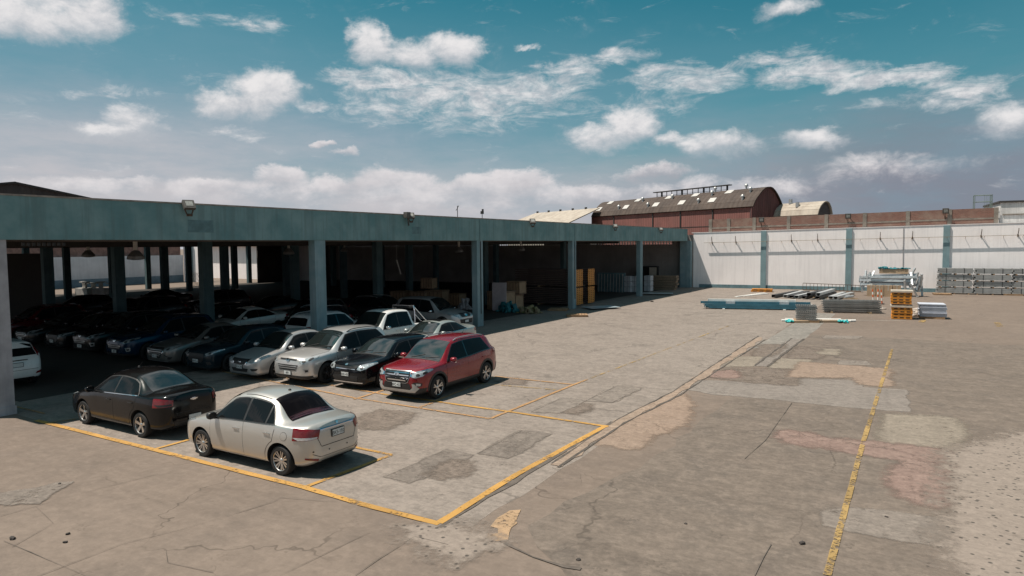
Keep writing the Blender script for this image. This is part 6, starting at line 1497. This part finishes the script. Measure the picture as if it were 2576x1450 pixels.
# ------------------------------------------------------------------ sky and sun
SD = Vector((-2.3, -1.5, 5.95)).normalized(); SEL = math.asin(SD.z)
w = bpy.data.worlds.new('World'); S.world = w; w.use_nodes = True
n = NT(w); bgn = w.node_tree.nodes['Background']
sky = n.node('ShaderNodeTexSky', sky_type='NISHITA'); sky.sun_disc = False; sky.sun_elevation = SEL; sky.sun_rotation = atan2(SD.x, SD.y); sky.ozone_density = 2.0; sky.air_density = 1.0; sky.dust_density = 1.0
tc = n.node('ShaderNodeTexCoord').outputs['Generated']; sp = n.node('ShaderNodeSeparateXYZ'); n.l.new(tc, sp.inputs[0])
dx, dy, dz = sp.outputs
az = n.math('ARCTAN2', dx, dy); el = n.math('ARCSINE', dz)
base = n.mix(1.0, sky.outputs[0], SKY_TINT, 'MULTIPLY')
def azel(u, v):
    d = ray(u, v).normalized(); return atan2(d.x, d.y), math.asin(d.z)
# flat cloud layer seen in perspective
inv = n.math('DIVIDE', 1, n.math('ADD', n.math('MAXIMUM', dz, 0), .10))
cv = n.node('ShaderNodeCombineXYZ'); n.l.new(n.math('MULTIPLY', dx, inv), cv.inputs[0]); n.l.new(n.math('MULTIPLY', dy, inv), cv.inputs[1])
PV = cv.outputs[0]
ae = n.node('ShaderNodeCombineXYZ'); n.l.new(az, ae.inputs[0]); n.l.new(n.math('MULTIPLY', el, 1.5), ae.inputs[1]); AE = ae.outputs[0]
wn = n.node('ShaderNodeVectorMath', operation='MULTIPLY_ADD'); n.l.new(n.noise(AE, 8.5, 6, .66, 0, True), wn.inputs[0]); wn.inputs[1].default_value = (.11, .085, 0)
n.l.new(AE, wn.inputs[2]); ws_ = n.node('ShaderNodeSeparateXYZ'); n.l.new(wn.outputs[0], ws_.inputs[0])
AZW = n.math('SUBTRACT', ws_.outputs[0], .055); ELW = n.math('SUBTRACT', n.math('DIVIDE', ws_.outputs[1], 1.5), .028)
puff = n.noise(AE, 15, 7, .64, .3); wisp = n.noise(n.scaled(AE, (1, 2.1, 1)), 15, 8, .68, .7); fine = n.noise(AE, 42, 4, .68)
def blobs(lst, nz, amp, edge, shade=True):
    """soft ellipses in the sky (azimuth / elevation) warped and broken up by noise; returns (cover, depth inside, height inside)"""
    tot = None; hs = None; wsum = None
    for u, v, ru, rv, st in lst:
        a0, e0 = azel(u, v); a1, _ = azel(u+ru, v); _, e1 = azel(u, v-rv)
        X = n.math('MULTIPLY_ADD', AZW, 1/abs(a1-a0), -a0/abs(a1-a0)); Y = n.math('MULTIPLY_ADD', ELW, 1/abs(e1-e0), -e0/abs(e1-e0))
        f = n.math('MULTIPLY', n.math('SUBTRACT', 1, n.math('MINIMUM', n.math('MULTIPLY_ADD', X, X, n.math('MULTIPLY', Y, Y)), 1.7)), st)
        tot = f if tot is None else n.math('SMOOTH_MAX', tot, f, .25)
        if shade:
            q = n.math('MAXIMUM', n.math('ADD', f, .6), 0); q = n.math('MULTIPLY', n.math('MULTIPLY', q, q), q)
            hs = n.math('MULTIPLY', q, Y) if hs is None else n.math('MULTIPLY_ADD', q, Y, hs); wsum = q if wsum is None else n.math('ADD', wsum, q)
    hgt = n.math('DIVIDE', hs, n.math('ADD', wsum, 1e-4)) if shade else None
    x = n.math('ADD', tot, n.math('MULTIPLY', n.math('SUBTRACT', nz, .5), amp))
    return n.ramp(x, edge[0], edge[1]), x, hgt
PUFFS = [(60, 40, 170, 75, 1), (220, 35, 120, 75, .95), (60, -70, 300, 110, 1), (600, 255, 120, 50, 1), (655, 225, 115, 62, 1), (350, 312, 100, 48, .8), (250, 335, 80, 26, .6), (930, 110, 62, 66, 1), (1030, 130, 90, 48, .9), (1130, 118, 95, 52, .95), (1510, 345, 110, 42, .9), (1590, 310, 95, 58, 1), (1820, 365, 110, 46, .75), (2030, 352, 100, 36, .8), (1690, 350, 50, 25, .6), (1980, 10, 90, 26, .55), (2520, 300, 120, 45, .6)]
WISPS = [(900, 200, 130, 34, .7), (1180, 230, 330, 75, .8), (1320, 265, 200, 50, .6), (1000, 275, 190, 50, .6), (1050, 215, 250, 52, .75), (1250, 240, 260, 60, .65), (1380, 215, 130, 45, .8), (1100, 290, 250, 50, .5), (1450, 165, 110, 30, .7), (2000, 180, 130, 45, .75), (2050, 175, 190, 42, .95), (2250, 195, 200, 40, .95), (2420, 215, 140, 34, .85), (1730, 195, 190, 50, .85), (1680, 245, 120, 30, .5), (1560, 150, 130, 28, .6), (450, 42, 75, 26, .6), (330, 240, 90, 22, .55), (1340, 105, 50, 12, .7), (790, 265, 60, 16, .6), (1920, 140, 160, 22, .5), (2450, 255, 120, 30, .6), (2250, 265, 150, 26, .5), (620, 50, 120, 30, .3), (190, 235, 60, 20, .4), (600, 335, 90, 20, .45)]
BANK = [(1830, 490, 380, 50, .6), (2230, 440, 330, 70, .55), (1050, 500, 330, 60, .9), (600, 490, 260, 45, .75), (200, 480, 240, 40, .7), (1300, 465, 120, 50, .95), (1190, 470, 130, 42, .95), (990, 460, 130, 48, .9), (850, 480, 90, 30, .8), (710, 450, 90, 34, .8), (1640, 435, 110, 28, .8), (350, 470, 80, 24, .8), (535, 472, 70, 22, .85), (880, 398, 45, 16, .7), (820, 372, 32, 13, .7), (1450, 490, 180, 36, .8), (1100, 520, 400, 40, .7)]
pc, px_, ph_ = blobs(PUFFS, puff, 1.9, (-.05, .92)); wc_, wx, _ = blobs(WISPS, wisp, 2.7, (.0, 1.15), False); bc, bx_, bh_ = blobs(BANK, puff, 1.3, (.08, .65))
def azel_grad(v0, v1):                        # 0 at image height v0 .. 1 at v1 (converted to elevation)
    return n.ramp(el, azel(1288, v0)[1], azel(1288, v1)[1])
# thin veil, then low haze towards the horizon; darker and bluer to the right
rt = n.ramp(az, -.62, .02); vn = n.noise(n.scaled(AE, (1, 2.4, 1)), 3.0, 6, .6)
veil = n.math('MULTIPLY', n.math('SUBTRACT', 1, n.ramp(el, .10, .40)), n.math('SUBTRACT', 1.0, n.math('MULTIPLY', rt, .45)))
lft = n.math('SUBTRACT', 1, n.ramp(az, -1.2, -.55)); veil = n.math('ADD', veil, n.math('MULTIPLY', lft, .25))
col = n.mix(n.math('MULTIPLY', veil, n.math('ADD', .45, n.math('MULTIPLY', vn, .75)), clamp=True), base, VEIL)
low = n.math('SUBTRACT', 1, n.ramp(n.math('SUBTRACT', el, n.math('MULTIPLY', n.math('SUBTRACT', vn, .5), .14)), .045, n_low)) if False else n.math('SUBTRACT', 1, n.ramp(n.math('SUBTRACT', el, n.math('ADD', n.math('MULTIPLY', n.math('SUBTRACT', vn, .5), .12), n.math('ADD', n.math('MULTIPLY', lft, .06), n.math('MULTIPLY', rt, .055)))), .02, .18))
hcol = n.mix(n.math('MULTIPLY', n.ramp(n.noise(n.scaled(AE, (1, 2.6, 1), (5, 1, 0)), 6, 6, .62), .38, .68), .35), n.mix(rt, HAZE_L, HAZE_R), VEIL)
col = n.mix(n.math('MULTIPLY', low, .95), col, hcol)
col = n.mix(n.math('MULTIPLY', wc_, .92), col, n.mix(n.ramp(fine, .35, .65), CL_MID, CL_HI))
shd = n.math('MULTIPLY', n.math('SUBTRACT', fine, .5), .9)
bl = n.ramp(n.math('ADD', n.math('ADD', bh_, shd), n.math('MULTIPLY', n.math('SUBTRACT', puff, .5), 2.2)), -.5, .9)
col = n.mix(n.math('MULTIPLY', bc, n.math('ADD', .5, n.math('MULTIPLY', n.ramp(bh_, -.9, .2), .5))), col, n.mix(bl, hcol, CL_BANK))
lit = n.ramp(n.math('ADD', n.math('ADD', n.math('MULTIPLY', ph_, .8), shd), n.math('ADD', n.math('MULTIPLY', n.math('SUBTRACT', puff, .5), 2.4), n.math('MULTIPLY', px_, .5))), -.35, 1.0)
col = n.mix(n.math('MULTIPLY', n.ramp(px_, -.25, .9), .4), col, CL_MID)
col = n.mix(n.math('MULTIPLY', pc, n.math('ADD', .55, n.math('MULTIPLY', n.ramp(ph_, -1.0, .1), .45))), col, n.mix(lit, CL_MID, CL_HI))
# broken cloud over the rest of the sky, behind the camera
back = n.math('MAXIMUM', n.ramp(n.math('MULTIPLY', dy, -1), -.25, .15), n.ramp(el, .52, .68))
col = n.mix(n.math('MULTIPLY', n.math('MULTIPLY', n.ramp(n.noise(n.scaled(PV, (1, .6, 1)), 1.5, 7, .62, .5), .46, .66), back), .85), col, CL_HI)
n.put(bgn.inputs[0], col); bgn.inputs[1].default_value = SKY_STR
sl = bpy.data.lights.new('sun', 'SUN'); sl.energy = SUN_E; sl.angle = radians(.53); sl.color = (1, .91, .81)
so = bpy.data.objects.new('sun', sl); COL.objects.link(so); so.rotation_euler = SD.to_track_quat('Z', 'Y').to_euler()
S.view_settings.view_transform = 'Standard'; S.view_settings.look = 'None'; S.view_settings.gamma = 1; S.view_settings.exposure = EXPO
S.cycles.max_bounces = 8; S.cycles.diffuse_bounces = 4
